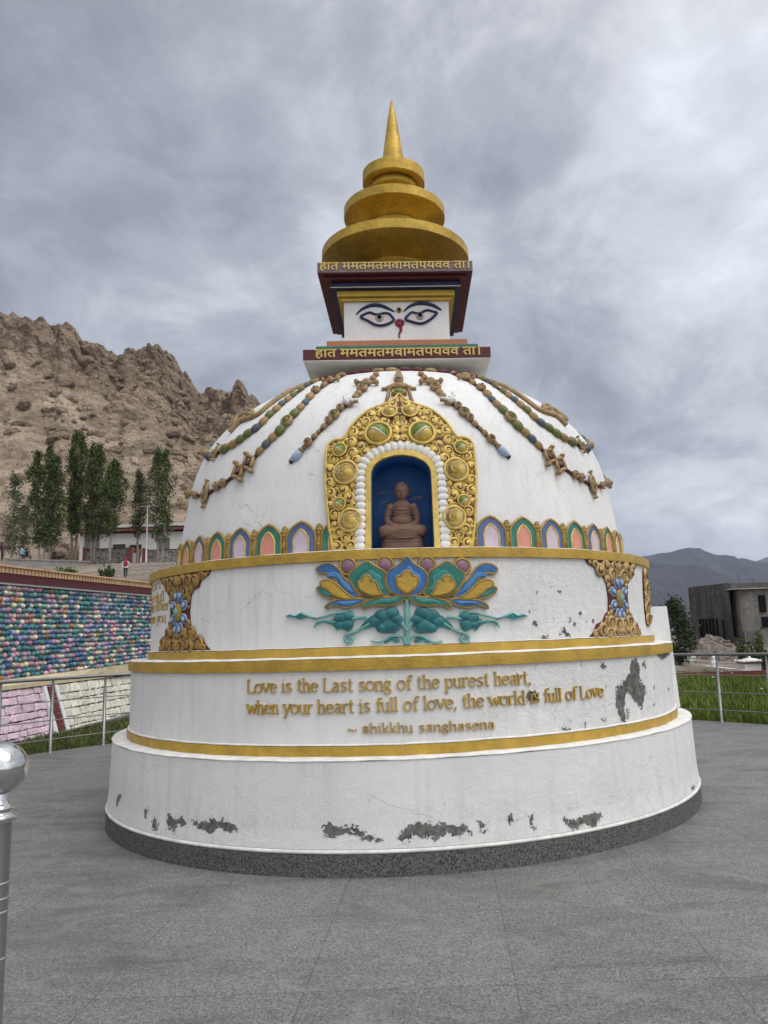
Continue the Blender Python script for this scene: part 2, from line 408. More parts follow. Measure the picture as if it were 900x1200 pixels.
def make_world():
    w = bpy.data.worlds.new('World'); SC.world = w; w.use_nodes = True
    N = w.node_tree.nodes; L = w.node_tree.links; bg = N['Background']; bg.inputs['Strength'].default_value = .1
    sky = N.new('ShaderNodeTexSky'); sky.sky_type = 'NISHITA'; sky.sun_disc = False
    sky.sun_elevation = rad(SUN_EL); sky.sun_rotation = rad(SUN_AZ)
    tc = N.new('ShaderNodeTexCoord'); sep = N.new('ShaderNodeSeparateXYZ'); L.new(tc.outputs['Generated'], sep.inputs[0])
    def mt(op, a, c=None, cl=False):
        q = N.new('ShaderNodeMath'); q.operation = op; q.use_clamp = cl
        for k, v in ((0, a), (1, c)):
            if v is None: continue
            if isinstance(v, (int, float)): q.inputs[k].default_value = v
            else: L.new(v, q.inputs[k])
        return q.outputs[0]
    def mr(i, p, q, r, s, sm=False):
        n = N.new('ShaderNodeMapRange')
        if sm: n.interpolation_type = 'SMOOTHSTEP'
        for k, v in enumerate((p, q, r, s)): n.inputs[k+1].default_value = v
        L.new(i, n.inputs[0]); return n.outputs[0]
    den = mt('ADD', mt('MAXIMUM', sep.outputs[2], 0.0), .40)
    px = mt('DIVIDE', sep.outputs[0], den); py = mt('DIVIDE', sep.outputs[1], den)
    cb = N.new('ShaderNodeCombineXYZ'); L.new(px, cb.inputs[0]); L.new(py, cb.inputs[1])
    def nz(scale, det, rgh, dis, off, st=(1,1,1)):
        mp = N.new('ShaderNodeMapping'); mp.inputs['Location'].default_value = off; mp.inputs['Scale'].default_value = st
        L.new(cb.outputs[0], mp.inputs['Vector'])
        n = N.new('ShaderNodeTexNoise'); n.inputs['Scale'].default_value = scale; n.inputs['Detail'].default_value = det
        n.inputs['Roughness'].default_value = rgh; n.inputs['Distortion'].default_value = dis
        L.new(mp.outputs['Vector'], n.inputs['Vector']); return n.outputs['Fac']
    n1 = nz(1.9, 12, .64, .3, (3.1, 1.7, 0)); n2 = nz(.55, 4, .5, .1, (7.3, 2.2, 0)); n3 = nz(6.0, 9, .62, .6, (1.2, 9.4, 0), (1, .8, 1))
    t = mt('ADD', mt('MULTIPLY', mt('SUBTRACT', n1, .5), 1.3), mt('ADD', mt('MULTIPLY', mt('SUBTRACT', n2, .5), .75), mt('MULTIPLY', mt('SUBTRACT', n3, .5), .55)))
    # the cover is thinner towards the right (towards the hidden sun)
    t = mt('ADD', mt('ADD', t, mt('MULTIPLY', sep.outputs[0], .20)), .53)
    # a heavy bank over the hill side, thinner cover right of the spire and low on the right
    for (x_, y_, lo, hi, amp) in ((150, 310, .80, 1., -.24), (660, 150, .90, 1., .03), (840, 560, .90, 1., .04), (60, 30, .86, 1., .20)):
        dd = N.new('ShaderNodeVectorMath'); dd.operation = 'DOT_PRODUCT'; L.new(tc.outputs['Generated'], dd.inputs[0]); dd.inputs[1].default_value = ray(x_, y_)
        t = mt('ADD', t, mr(dd.outputs['Value'], lo, hi, 0., amp, True))
    r = N.new('ShaderNodeValToRGB'); L.new(t, r.inputs[0]); e = r.color_ramp.elements
    e[0].position = .18; e[0].color = (.17, .184, .22, 1); e[1].position = .92; e[1].color = (.66, .69, .74, 1)
    for p, c in ((.36, (.235, .252, .295, 1)), (.52, (.325, .345, .39, 1)), (.66, (.45, .47, .51, 1)), (.78, (.53, .555, .60, 1))):
        q = e.new(p); q.color = c
    # brighter overhead and around the veiled sun
    zen = mr(sep.outputs[2], .66, .95, 1.0, 2.5, True)
    dot = N.new('ShaderNodeVectorMath'); dot.operation = 'DOT_PRODUCT'; L.new(tc.outputs['Generated'], dot.inputs[0]); dot.inputs[1].default_value = dv
    glow = mr(dot.outputs['Value'], .35, 1., 1.0, 1.35, True)
    k = mt('MULTIPLY', zen, glow)
    back = mr(sep.outputs[1], -.6, .1, 1.75, 1.0, True)
    k = mt('MULTIPLY', k, back); k = mt('MULTIPLY', k, 10.)
    ml = N.new('ShaderNodeMix'); ml.data_type = 'RGBA'; ml.blend_type = 'MULTIPLY'; ml.inputs[0].default_value = 1
    L.new(r.outputs[0], ml.inputs[6]); L.new(k, ml.inputs[7])
    tn = N.new('ShaderNodeMix'); tn.data_type = 'RGBA'; L.new(mr(mt('SUBTRACT', mt('MULTIPLY', sep.outputs[2], .9), mt('MULTIPLY', sep.outputs[1], .6)), .0, .6, 0., 1., True), tn.inputs[0])
    tn.inputs[6].default_value = (1, 1, 1, 1); tn.inputs[7].default_value = (1.06, 1.01, .93, 1)
    m2 = N.new('ShaderNodeMix'); m2.data_type = 'RGBA'; m2.blend_type = 'MULTIPLY'; m2.inputs[0].default_value = 1; L.new(ml.outputs[2], m2.inputs[6]); L.new(tn.outputs[2], m2.inputs[7])
    mx = N.new('ShaderNodeMix'); mx.data_type = 'RGBA'; mx.inputs[0].default_value = .95
    L.new(sky.outputs[0], mx.inputs[6]); L.new(m2.outputs[2], mx.inputs[7]); L.new(mx.outputs[2], bg.inputs['Color'])
make_world()
SC.view_settings.view_transform = 'Standard'; SC.view_settings.look = 'None'; SC.view_settings.gamma = 1; SC.view_settings.exposure = .57
SC.cycles.use_denoising = True
SC.cycles.max_bounces = 6; SC.cycles.diffuse_bounces = 3; SC.cycles.glossy_bounces = 3

# ------------------------------------------------------------------ ground, plaza, grass
def ground_z(x, y):
    if x < -7.0 and y < 60: base = 1.0
    else: base = 0.0
    left = smoothstep(14, -9, x) if y > 26 else (1. if x < wall_x(y)-.25 else 0.)
    if 22 < y <= 40 and x >= wall_x(y)-.25: left = smoothstep(22, 40, y)*smoothstep(14, -7, x)
    elif y > 26: left = max(left if y > 40 else 0, 1. if x < wall_x(min(y, 34))-.25 and y < 40 else (left if y > 40 else 0))
    T_ = ((19, 2.75), (30, 3.9), (45, 5.5), (55, 6.5), (62, 7.0), (75, 9.4), (80, 10.2), (92, 11.0), (160, 15.0))
    h = 2.75 if y < 19 else 15.0
    for (ya, za), (yb, zb) in zip(T_[:-1], T_[1:]):
        if ya <= y < yb: h = za+(zb-za)*(y-ya)/(yb-ya)
    if y > 24: h += .22*noise.fractal(Vector((x*.16, y*.16, 2.)), .9, 2., 4)
    h *= max(0., 1-max(0, y-900)/1500)
    if x < -8: h -= max(0, -x-60)*.0
    return left*h - .06 - (smoothstep(60, 300, y)*(1-left)*2.0)
def wall_x(y): return -8.0+(y-13.8)*.1038
def sheet(xs, ys, zf, name, m, kind='structure', c=None):
    v = [(x, y, zf(x, y)) for y in ys for x in xs]; n = len(xs)
    f = [(j*n+i, j*n+i+1, (j+1)*n+i+1, (j+1)*n+i) for j in range(len(ys)-1) for i in range(n-1)]
    b = MB(); b.add(v, f, 0, True); o = b.build(name, m); tag(o, kind=kind); return o
M['dirt'] = mat('dry_dirt', (.20,.165,.13), .95, .4, .30, 1., 1.6, fine=(3, .4), dist=.4)
def lin(a, b, n): return [a+(b-a)*i/n for i in range(n+1)]
xs = [-7000,-4000,-1500,-700,-400,-250,-160]+lin(-120,-30,30)[0:]+lin(-28,-9.5,16)+[-9,-8.6]+lin(-8.3,-5.9,24)+lin(-5,14,14)+lin(16,60,12)+[80,120,200,400,800,1600,4000,7000]
ys = [-1500,-400,-60,-10,0]+lin(4,21,10)+lin(22,44,22)+lin(46,100,28)+[110,130,160,200,260,340,500,900,1600,2400,5000,8000]
go = sheet(xs, ys, ground_z, 'ground', M['dirt'])

PR = 7.12
def plaza():
    out = [(-PR, -7.)]+[(CX+PR*sin(rad(a)), CY+PR*cos(rad(a))) for a in lin(-90, 90, 90)]+[(CX+PR, -7.)]
    out[0] = (CX-PR, -7.)
    b = MB(); b.plate(out, -.055, 0.)
    o = b.build('plaza_paving', M['paving']); tag(o, kind='structure')
plaza()

def haze():
    b = MB(); b.box(-7200, 7200, -1700, 8200, -14, HAZE_TOP); m = bpy.data.materials.new('haze'); m.use_nodes = True; N = m.node_tree.nodes
    N.remove(N['Principled BSDF']); v = N.new('ShaderNodeVolumePrincipled'); v.inputs['Density'].default_value = HAZE_D; v.inputs['Color'].default_value = (.68, .79, 1.0, 1)
    v.inputs['Anisotropy'].default_value = .0
    m.node_tree.links.new(v.outputs[0], N['Material Output'].inputs['Volume']); o = b.build('haze', m); tag(o, kind='stuff')
HAZE_TOP, HAZE_D = 640., .000095
haze()
# ------------------------------------------------------------------ the stupa
ST = empty('stupa', (CX, CY, 0))
tag(ST, 'white domed stupa with gold spire, painted eyes and a niche, on round tiers', 'stupa')
def cyl_uv(x, y, R):
    """photo pixel -> (bearing in degrees, height) on a cylinder of radius R round the axis"""
    d = ray(x, y); ox, oy = -CX, -CY
    a = d.x**2+d.y**2; b = 2*(d.x*ox+d.y*oy); c = ox*ox+oy*oy-R*R
    dis = max(b*b-4*a*c, 0); t = (-b-sqrt(dis))/2/a
    return math.degrees(atan2(d.x*t+ox, -(d.y*t+oy))), HC+d.z*t
def on_cyl(R, t0, zoff=0., uscale=1.0):
    def fn(p):
        t = rad(t0)+p[0]*uscale/R; r = R+p[2]
        return Vector((r*sin(t), -r*cos(t), zoff+p[1]))
    return fn
def wallgrid(prof, m, name, flakes=(), nt=420, rough=None, damp=None, t0=-100, t1=106):
    """turned wall: fine in front (so that flake outlines can be stored on the mesh), coarse behind"""
    b = MB(); 
    ang = lin(t0, t1, nt)+lin(t1, t0+360, 40)[1:-1]; n = len(ang); P = []
    for (r0, z0), (r1, z1) in zip(prof[:-1], prof[1:]):
        k = max(1, int(abs(hypot(r1-r0, z1-z0))/.016))
        P += [(r0+(r1-r0)*i/k, z0+(z1-z0)*i/k) for i in range(k)]
    P.append(prof[-1]); v = []; fa = []; ra = []; da = []
    box = [(min(q[0] for q in f)-3, max(q[0] for q in f)+3, f) for f in flakes]
    for r, z in P:
        for a in ang:
            v.append((r*sin(rad(a)), -r*cos(rad(a)), z)); s = 0.
            aa = a if a <= 180 else a-360
            for lo, hi, f in box:
                if lo < aa < hi:
                    k = r*pi/180; q = (aa*k, z); poly = [(p[0]*k, p[1]) for p in f]
                    d = pdist(q, poly); d = d if inside(q, poly) else -d
                    s = max(s, .5+d*14)
            fa.append(max(0., min(1., s))); ra.append(rough(aa, z) if rough else .15); da.append(damp(aa, z) if damp else .1)
    f = [(j*n+i, j*n+(i+1) % n, (j+1)*n+(i+1) % n, (j+1)*n+i) for j in range(len(P)-1) for i in range(n)]
    b.add(v, f, 0, True); o = b.build(name, m, ST); me = o.data
    for nm, arr in (('flake', fa), ('rough', ra), ('damp', da)):
        at = me.attributes.new(nm, 'FLOAT', 'POINT'); at.data.foreach_set('value', arr)
    return o
def px_poly(pts, R): return [cyl_uv(x, y, R) for x, y in pts]
rng = random.Random(3)
def spot(x, y, R, w, h):
    return px_poly([(x+w*cos(t)*rng.uniform(.6, 1.2), y+h*sin(t)*rng.uniform(.6, 1.2)) for t in [i*2*pi/8 for i in range(8)]], R)

def wob(k=.004):
    return lambda p: Vector((p.x, p.y, p.z+k*noise.fractal(Vector((p.x, p.y, 3))*5., .8, 2., 3)))
b = MB(); b.lathe([(2.925, 0), (2.925, .150), (2.90, .152)], 160, 0, False); b.build('granite_skirting', M['skirt'], ST)
b = MB(); b.lathe([(2.89, .1525), (2.925, .1525), (2.931, .162), (2.920, .176), (2.895, .182)], 180, 0, True); b.build('plaster_lip', M['edge_white'], ST)
fl1 = [px_poly(p, 2.9) for p in (
  [(136,938),(141,930),(144,931),(138,946)], [(170,947),(174,950),(173,959),(170,957)], [(177,958),(183,960),(187,967),(187,975),(181,971)],
  [(195,952),(200,955),(206,960),(214,958),(219,964),(217,968),(209,966),(207,975),(198,968)], [(224,961),(236,962),(250,960),(262,961),(270,965),(280,972),(270,976),(258,970),(249,977),(240,973),(226,966)],
  [(379,965),(390,966),(400,970),(413,967),(424,973),(446,985),(440,988),(424,982),(408,975),(394,980),(380,980)],
  [(465,981),(474,971),(483,963),(496,963),(508,966),(520,965),(532,967),(545,966),(552,971),(551,979),(544,975),(536,981),(525,976),(508,983),(500,980),(486,979),(474,985)], [(474,986),(480,986),(480,993),(476,992)],
  [(560,963),(567,962),(567,970),(572,973),(566,976),(560,970)], [(595,958),(600,953),(603,961),(597,966)], [(618,955),(623,956),(627,970),(626,976),(621,966)],
  [(659,956),(668,962),(682,957),(692,952),(705,953),(702,962),(694,970),(682,967),(671,972),(662,966)], [(808,923),(813,920),(811,926)])]
def rgh1(a, z): return .12+.5*smoothstep(-5, 45, a)*smoothstep(.1, .4, z)*.7+.25*smoothstep(.75, .3, z)
def dmp1(a, z): return .15+.75*smoothstep(.62, .25, z)
wallgrid([(2.918,.180),(2.905,.30),(2.892,.66),(2.89,.752)], M['plaster'], 'lower_tier', fl1, 460, rgh1, dmp1)
b = MB(); b.lathe([(2.89,.7525),(2.897,.757),(2.893,.7635),(2.77,.768),(2.55,.768)], 160, 0, True); b.build('tier_ledge', M['edge_white'], ST, wob(.005))
def band(R, z0, z1, out=.018, m='gold', r0=None):
    b = MB(); n = 200
    b.lathe([(R-.02, z0), (R+out, z0)], n, 0, False); b.lathe([(R+out, z0), (R+out+.002, (z0+z1)/2), (R+out, z1)], n, 0, True); b.lathe([(R+out, z1), (R-.02, z1+.003)], n, 0, False)
    return b.build('gold_band', M[m], ST, wob(.0025))
band(2.75, .7685, .838, .018)
b = MB(); b.lathe([(2.74,.8415),(2.765,.8415),(2.762,.850),(2.747,.853)], 160, 0, True); b.build('plaster_lip', M['edge_white'], ST, wob(.004))
fl2 = [px_poly(p, 2.75) for p in (
  [(741,773),(746,772),(749,776),(750,786),(750,796),(755,802),(757,810),(755,818),(754,828),(752,833),(748,826),(744,822),(741,818),(736,812),(733,820),(732,832),(735,843),(731,847),(726,838),(722,828),(722,815),(722,806),(727,802),(734,795),(739,788),(738,780)],
  [(770,766),(784,763),(784,768),(780,772),(774,773)], [(702,778),(707,777),(711,781),(709,784),(704,782)], [(753,775),(757,776),(757,783),(754,781)],
  [(766,802),(768,803),(767,808)], [(783,806),(785,806),(784,811)], [(765,824),(768,825),(766,828)], [(655,852),(664,852),(668,856),(662,859),(656,856)], [(685,847),(688,848),(686,853)], [(706,842),(711,841),(708,846)],
  [(617,811),(622,808),(627,811),(631,813),(630,820),(625,823),(618,823),(616,817)], [(681,778),(684,782),(682,784)], [(710,800),(711,806),(709,804)], [(607,790),(611,794),(608,797)], [(735,830),(738,836),(736,842)])]
def rgh2(a, z): return .06+.85*smoothstep(2, 26, a)
wallgrid([(2.747,.852),(2.747,1.372)], M['plaster'], 'middle_tier', fl2, 460, rgh2, lambda a, z: .12+.25*smoothstep(0, 40, a))
band(2.75, 1.3725, 1.456, .020)
b = MB(); b.lathe([(2.77,1.4585),(2.766,1.466),(2.60,1.470),(2.45,1.470)], 160, 0, True); b.build('tier_ledge', M['edge_white'], ST, wob(.005))
band(2.583, 1.4705, 1.533, .020)
b = MB(); b.lathe([(2.58,1.536),(2.596,1.536),(2.594,1.543),(2.582,1.545)], 160, 0, True); b.build('plaster_lip', M['edge_white'], ST, wob(.004))
fl3 = [px_poly(p, 2.58) for p in (
  [(625,727),(631,731),(630,736),(625,735)], [(636,745),(641,744),(641,749),(636,749)], [(658,737),(662,735),(666,742),(668,746),(662,746),(659,742)], [(678,717),(682,717),(679,722)],
  [(672,728),(676,732),(673,733)], [(646,685),(647,688),(645,688)], [(629,693),(632,696),(629,697)], [(654,692),(657,694),(654,696)], [(620,715),(622,717),(620,720)], [(668,725),(670,728),(668,729)],
  [(686,726),(688,728),(686,730)], [(694,726),(697,728),(694,729)], [(655,743),(659,744),(656,745)], [(676,735),(679,737),(676,738)])]
def rgh3(a, z): return .05+.9*smoothstep(12, 26, a)
wallgrid([(2.580,1.543),(2.578,2.19)], M['plaster'], 'upper_drum', fl3, 460, rgh3, lambda a, z: .1+.2*smoothstep(0, 30, a))
band(2.583, 2.190, 2.266, .022)
b = MB(); b.lathe([(2.585,2.2675),(2.58,2.272),(2.40,2.276),(2.2,2.276)], 160, 0, True); b.build('drum_ledge', M['edge_white'], ST, wob(.004))

# ---- dome
DP = crm([(2.335,2.272),(2.325,2.5),(2.303,2.7),(2.27,2.9),(2.235,3.1),(2.18,3.3),(2.09,3.5),(1.945,3.7),(1.73,3.9),(1.575,4.0),(1.39,4.1),(1.17,4.2),(.90,4.29),(.6,4.36),(.0,4.40)], False, 8)
DP = [(p.x, p.y) for p in DP]
DS = [0.]
for a, c in zip(DP[:-1], DP[1:]): DS.append(DS[-1]+hypot(c[0]-a[0], c[1]-a[1]))
SMAX = DS[-1]
def dome_pt(s):
    """arc length -> radius, height, outward normal in the (r,z) plane"""
    s = max(0, min(SMAX-1e-6, s)); i = 0
    lo, hi = 0, len(DS)-1
    while hi-lo > 1:
        m_ = (lo+hi)//2
        if DS[m_] <= s: lo = m_
        else: hi = m_
    k = (s-DS[lo])/(DS[hi]-DS[lo]); a, c = DP[lo], DP[hi]
    t = Vector((c[0]-a[0], c[1]-a[1])).normalized()
    return a[0]+(c[0]-a[0])*k, a[1]+(c[1]-a[1])*k, t.y, -t.x
def dome_r(z):
    for a, c in zip(DP[:-1], DP[1:]):
        if a[1] <= z <= c[1] and c[1] > a[1]: 
            return a[0]+(c[0]-a[0])*(z-a[1])/(c[1]-a[1])
    return 0 if z > 4.4 else 2.335
def s_of_z(z):
    for i, (a, c) in enumerate(zip(DP[:-1], DP[1:])):
        if a[1] <= z <= c[1]: return DS[i]+(DS[i+1]-DS[i])*(z-a[1])/max(1e-9, c[1]-a[1])
    return 0 if z < 3 else SMAX
def dome_px(x, y, lift=0.):
    """photo pixel -> (bearing deg, arc length) on the dome; falls back to the limb when the ray just misses"""
    d = ray(x, y); t = 4.0; best = (1e9, None)
    while t < 10.0:
        P = EYE+d*t; r = hypot(P.x-CX, P.y-CY); g = r-dome_r(P.z)-lift
        if P.z > 4.39: break
        if g < best[0]: best = (g, P.copy())
        if g <= 0: break
        t += .01
    P = best[1]; return math.degrees(atan2(P.x-CX, -(P.y-CY))), s_of_z(P.z)
RU = 2.3
def on_dome(t0=T0):
    def fn(p):
        r, z, nr, nz_ = dome_pt(p[1]); t = rad(t0)+p[0]/RU; rr = r+nr*p[2]
        return Vector((rr*sin(t), -rr*cos(t), z+nz_*p[2]))
    return fn
def dome_frame(th, s, lift=0.):
    r, z, nr, nz_ = dome_pt(s); t = rad(th)
    eu = Vector((cos(t), sin(t), 0)); en = Vector((nr*sin(t), -nr*cos(t), nz_)); ev = en.cross(eu)
    o = Vector((r*sin(t), -r*cos(t), z))+en*lift
    return o, eu, ev, en
def dome_uv(x, y):
    th, s = dome_px(x, y); return (rad(th-T0)*RU, s)

# niche opening in dome (u,s) coordinates
NU, NSP, NTOP = .243, .625, .795       # half width, springing and crown heights (arc length)
def niche_out(off=0., n=16, bot=0.0):
    pts = [(-NU-off, bot)]
    for i in range(n+1):
        a = pi-pi*i/n; pts.append(((NU+off)*cos(a), NSP+(NTOP-NSP+off)*sin(a)**.85))
    pts.append((NU+off, bot)); return pts
def make_dome():
    b = MB(); ang = [-180+i*3 for i in range(int((T0-9+180)//3)+1)]; a0 = ang[-1]
    ang += [a0+.35*i for i in range(1, 58)]; ang += [x for x in lin(ang[-1], 180, 56)[1:-1]]
    ss = lin(0, .86, 46)+lin(.86, SMAX, 70)[1:]; n = len(ang); v = []; ra = []
    hole = niche_out(.012, 24, -.1)
    for s in ss:
        r, z, _, _ = dome_pt(s)
        for a in ang:
            v.append((r*sin(rad(a)), -r*cos(rad(a)), z)); ra.append(.05+.75*smoothstep(25, 55, a)*smoothstep(.3, 1.2, s)+.1)
    f = []
    for j in range(len(ss)-1):
        for i in range(n):
            am = (ang[i]+(ang[(i+1) % n] if i < n-1 else 180))/2; sm = (ss[j]+ss[j+1])/2
            if abs(am-T0) < 10 and inside((rad(am-T0)*RU, sm), hole): continue
            f.append((j*n+i, j*n+(i+1) % n, (j+1)*n+(i+1) % n, (j+1)*n+i))
    b.add(v, f, 0, True); o = b.build('dome', M['plaster'], ST)
    at = o.data.attributes.new('rough', 'FLOAT', 'POINT'); at.data.foreach_set('value', ra)
    at = o.data.attributes.new('damp', 'FLOAT', 'POINT'); at.data.foreach_set('value', [.12]*len(v))
make_dome()
# niche recess: real depth behind the opening
ND = .42
def make_niche():
    b = MB(); prof = niche_out(0, 16, 0.)
    t = rad(T0); fx = Vector((sin(t), -cos(t), 0)); rx = Vector((cos(t), sin(t), 0))
    def P(u, s, depth):
        r, z, _, _ = dome_pt(s); base = fx*(r*cos(u/RU)+.01-depth)+rx*(r*sin(u/RU)); base.z = z; return base
    ring0 = [P(u, s, -.02) for u, s in prof]; r_b = dome_pt(.3)[0]
    ring1 = []
    for u, s in prof:
        p = P(u, s, 0); k = p.dot(fx); ring1.append(p+fx*(r_b-ND-k))
    n = len(prof); v = ring0+ring1
    f = [(i, i+1, n+i+1, n+i) for i in range(n-1)]
    b.add(v, f, 0, True); b.add(ring1, [tuple(range(n))], 0, False)
    fl_ = [ring0[0], ring0[-1], ring1[-1], ring1[0]]; b.add(fl_, [(0,1,2,3)], 1, False)
    o = b.build('niche_recess', [M['nichblue'], M['gold']], ST)
    # painted clouds on the back wall
    for (u, s, k) in ((-.17, .55, 1.), (-.13, .46, 1.5), (.03, .575, 1.1), (.13, .50, 1.1)):
        q = MB()
        for j, (du, ds, w) in enumerate(((0, 0, .03), (.022, .008, .02), (.04, -.002, .02), (-.025, -.004, .018))):
            pts = [(u+k*(du+w*cos(a)), s+k*(ds+w*.55*sin(a)), 0) for a in lin(pi, 0, 8)]
            q.tube(pts, [.0025*k]*9, 4, 0, True, True)
        q.tube([(u-.05*k, s-.006, 0), (u+.07*k, s-.004, 0)], [.002, .002], 4)
        def fn(p):
            r, z, _, _ = dome_pt(p[1]); B = fx*(r_b-ND+.004)+rx*p[0]; B.z = z; return B
        c_ = q.build('painted_cloud', M['white'], o, fn)
    # gold frame
    fo = MB(); A = niche_out(.0, 24, .002); Bq = niche_out(.045, 24, .002); w = .055
    for i in range(len(A)-1):
        for (p, q_, wa, wb) in ((A, Bq, w, w), (Bq, Bq, w, 0), (A, A, 0, w)):
            fo.add([(p[i][0], p[i][1], wa), (p[i+1][0], p[i+1][1], wa), (q_[i+1][0], q_[i+1][1], wb), (q_[i][0], q_[i][1], wb)], [(0,1,2,3)], 0, False)
    fo.build('niche_frame', M['leafgold'], ST, on_dome())
    # pearls
    pb = empty('pearl_border', (0,0,0), ST) if False else None
    path = niche_out(.088, 40, .03); L_ = [0]
    for a, c in zip(path[:-1], path[1:]): L_.append(L_[-1]+hypot(c[0]-a[0], c[1]-a[1]))
    npl = 39; back = MB(); pth = []
    for i in range(npl):
        d = L_[-1]*(i+.25)/(npl-.5); j = max(k for k in range(len(L_)) if L_[k] <= d); j = min(j, len(path)-2)
        k = (d-L_[j])/(L_[j+1]-L_[j]); pth.append((path[j][0]+(path[j+1][0]-path[j][0])*k, path[j][1]+(path[j+1][1]-path[j][1])*k, atan2(path[j+1][1]-path[j][1], path[j+1][0]-path[j][0])))
    back.tube([(p[0], p[1], .012) for p in pth], .05, 8, 0, True, True, .4)
    bo = back.build('pearl_border', M['plum'], ST, on_dome())
    me = None
    for u, s, a in pth:
        o_, eu, ev, en = dome_frame(T0+math.degrees(u/RU), s, .03)
        d = eu*cos(a)+ev*sin(a); pz = d.cross(en)
        if me is None:
            q = MB(); q.ell((0,0,0), (.038, .051, .030), None, 12, 8); q.add([], []); tmp = q.build('pearl', M['edge_white']); me = tmp.data; bpy.data.objects.remove(tmp)
        pe = bpy.data.objects.new('pearl', me); COL.objects.link(pe); pe.parent = bo
        pe.matrix_local = Matrix(((d.x,-pz.x,en.x,o_.x),(d.y,-pz.y,en.y,o_.y),(d.z,-pz.z,en.z,o_.z),(0,0,0,1)))
make_niche()

# ---- scroll relief
def curl(b, c, r, a0, sgn, m=0, h=.018, w0=.0, turns=1.35, n=13, k=5):
    # a plump carved volute: domed disc, raised rim and a dark comma-shaped tube in place of a hollow
    hh = min(h*1.0, r*.42); b.ell((c[0], c[1], w0), (r*1.05, r*1.05, hh), None, 14, 4, m, None, True)
    surf = lambda q: w0+hh*sqrt(max(0, 1-(q/r/1.05)**2))
    pts = []; rr = []
    for i in range(12):
        t = i/11; q = r*(.70-.46*t); a = a0+sgn*1.45*pi*t; pts.append((c[0]+q*cos(a), c[1]+q*sin(a), surf(q)-r*.02)); rr.append(r*(.05+.17*sin(pi*min(1, t*1.05+.02))**.8*(.4+.6*t)))
    b.tube(pts, rr, 6, 1, True, True, .8)
    q = r*.16; b.ell((c[0], c[1], surf(0)), (r*.17, r*.17, r*.12), None, 7, 4, m)
def pack(poly, radii, forb=(), rng=None, tries=900, cap=400, over=.92):
    xs_ = [p[0] for p in poly]; ys_ = [p[1] for p in poly]; C = list(forb); out = []
    for r in radii:
        for _ in range(tries):
            p = (rng.uniform(min(xs_), max(xs_)), rng.uniform(min(ys_), max(ys_)))
            if any((p[0]-c[0])**2+(p[1]-c[1])**2 < ((r+c[2])*over)**2 for c in C): continue
            if not inside(p, poly) or pdist(p, poly) < r*.72: continue
            C.append((p[0], p[1], r)); out.append((p[0], p[1], r))
            if len(out) >= cap: return out
    return out
def scrollwork(b, poly, radii, forb, seed, m=0, h=.02, w0=.012, tries=700, over=.92):
    rg = random.Random(seed)
    for x, y, r in pack(poly, radii, forb, rg, tries, 400, over):
        curl(b, (x, y), r, rg.uniform(0, 6.28), rg.choice((-1, 1)), m, h, w0)

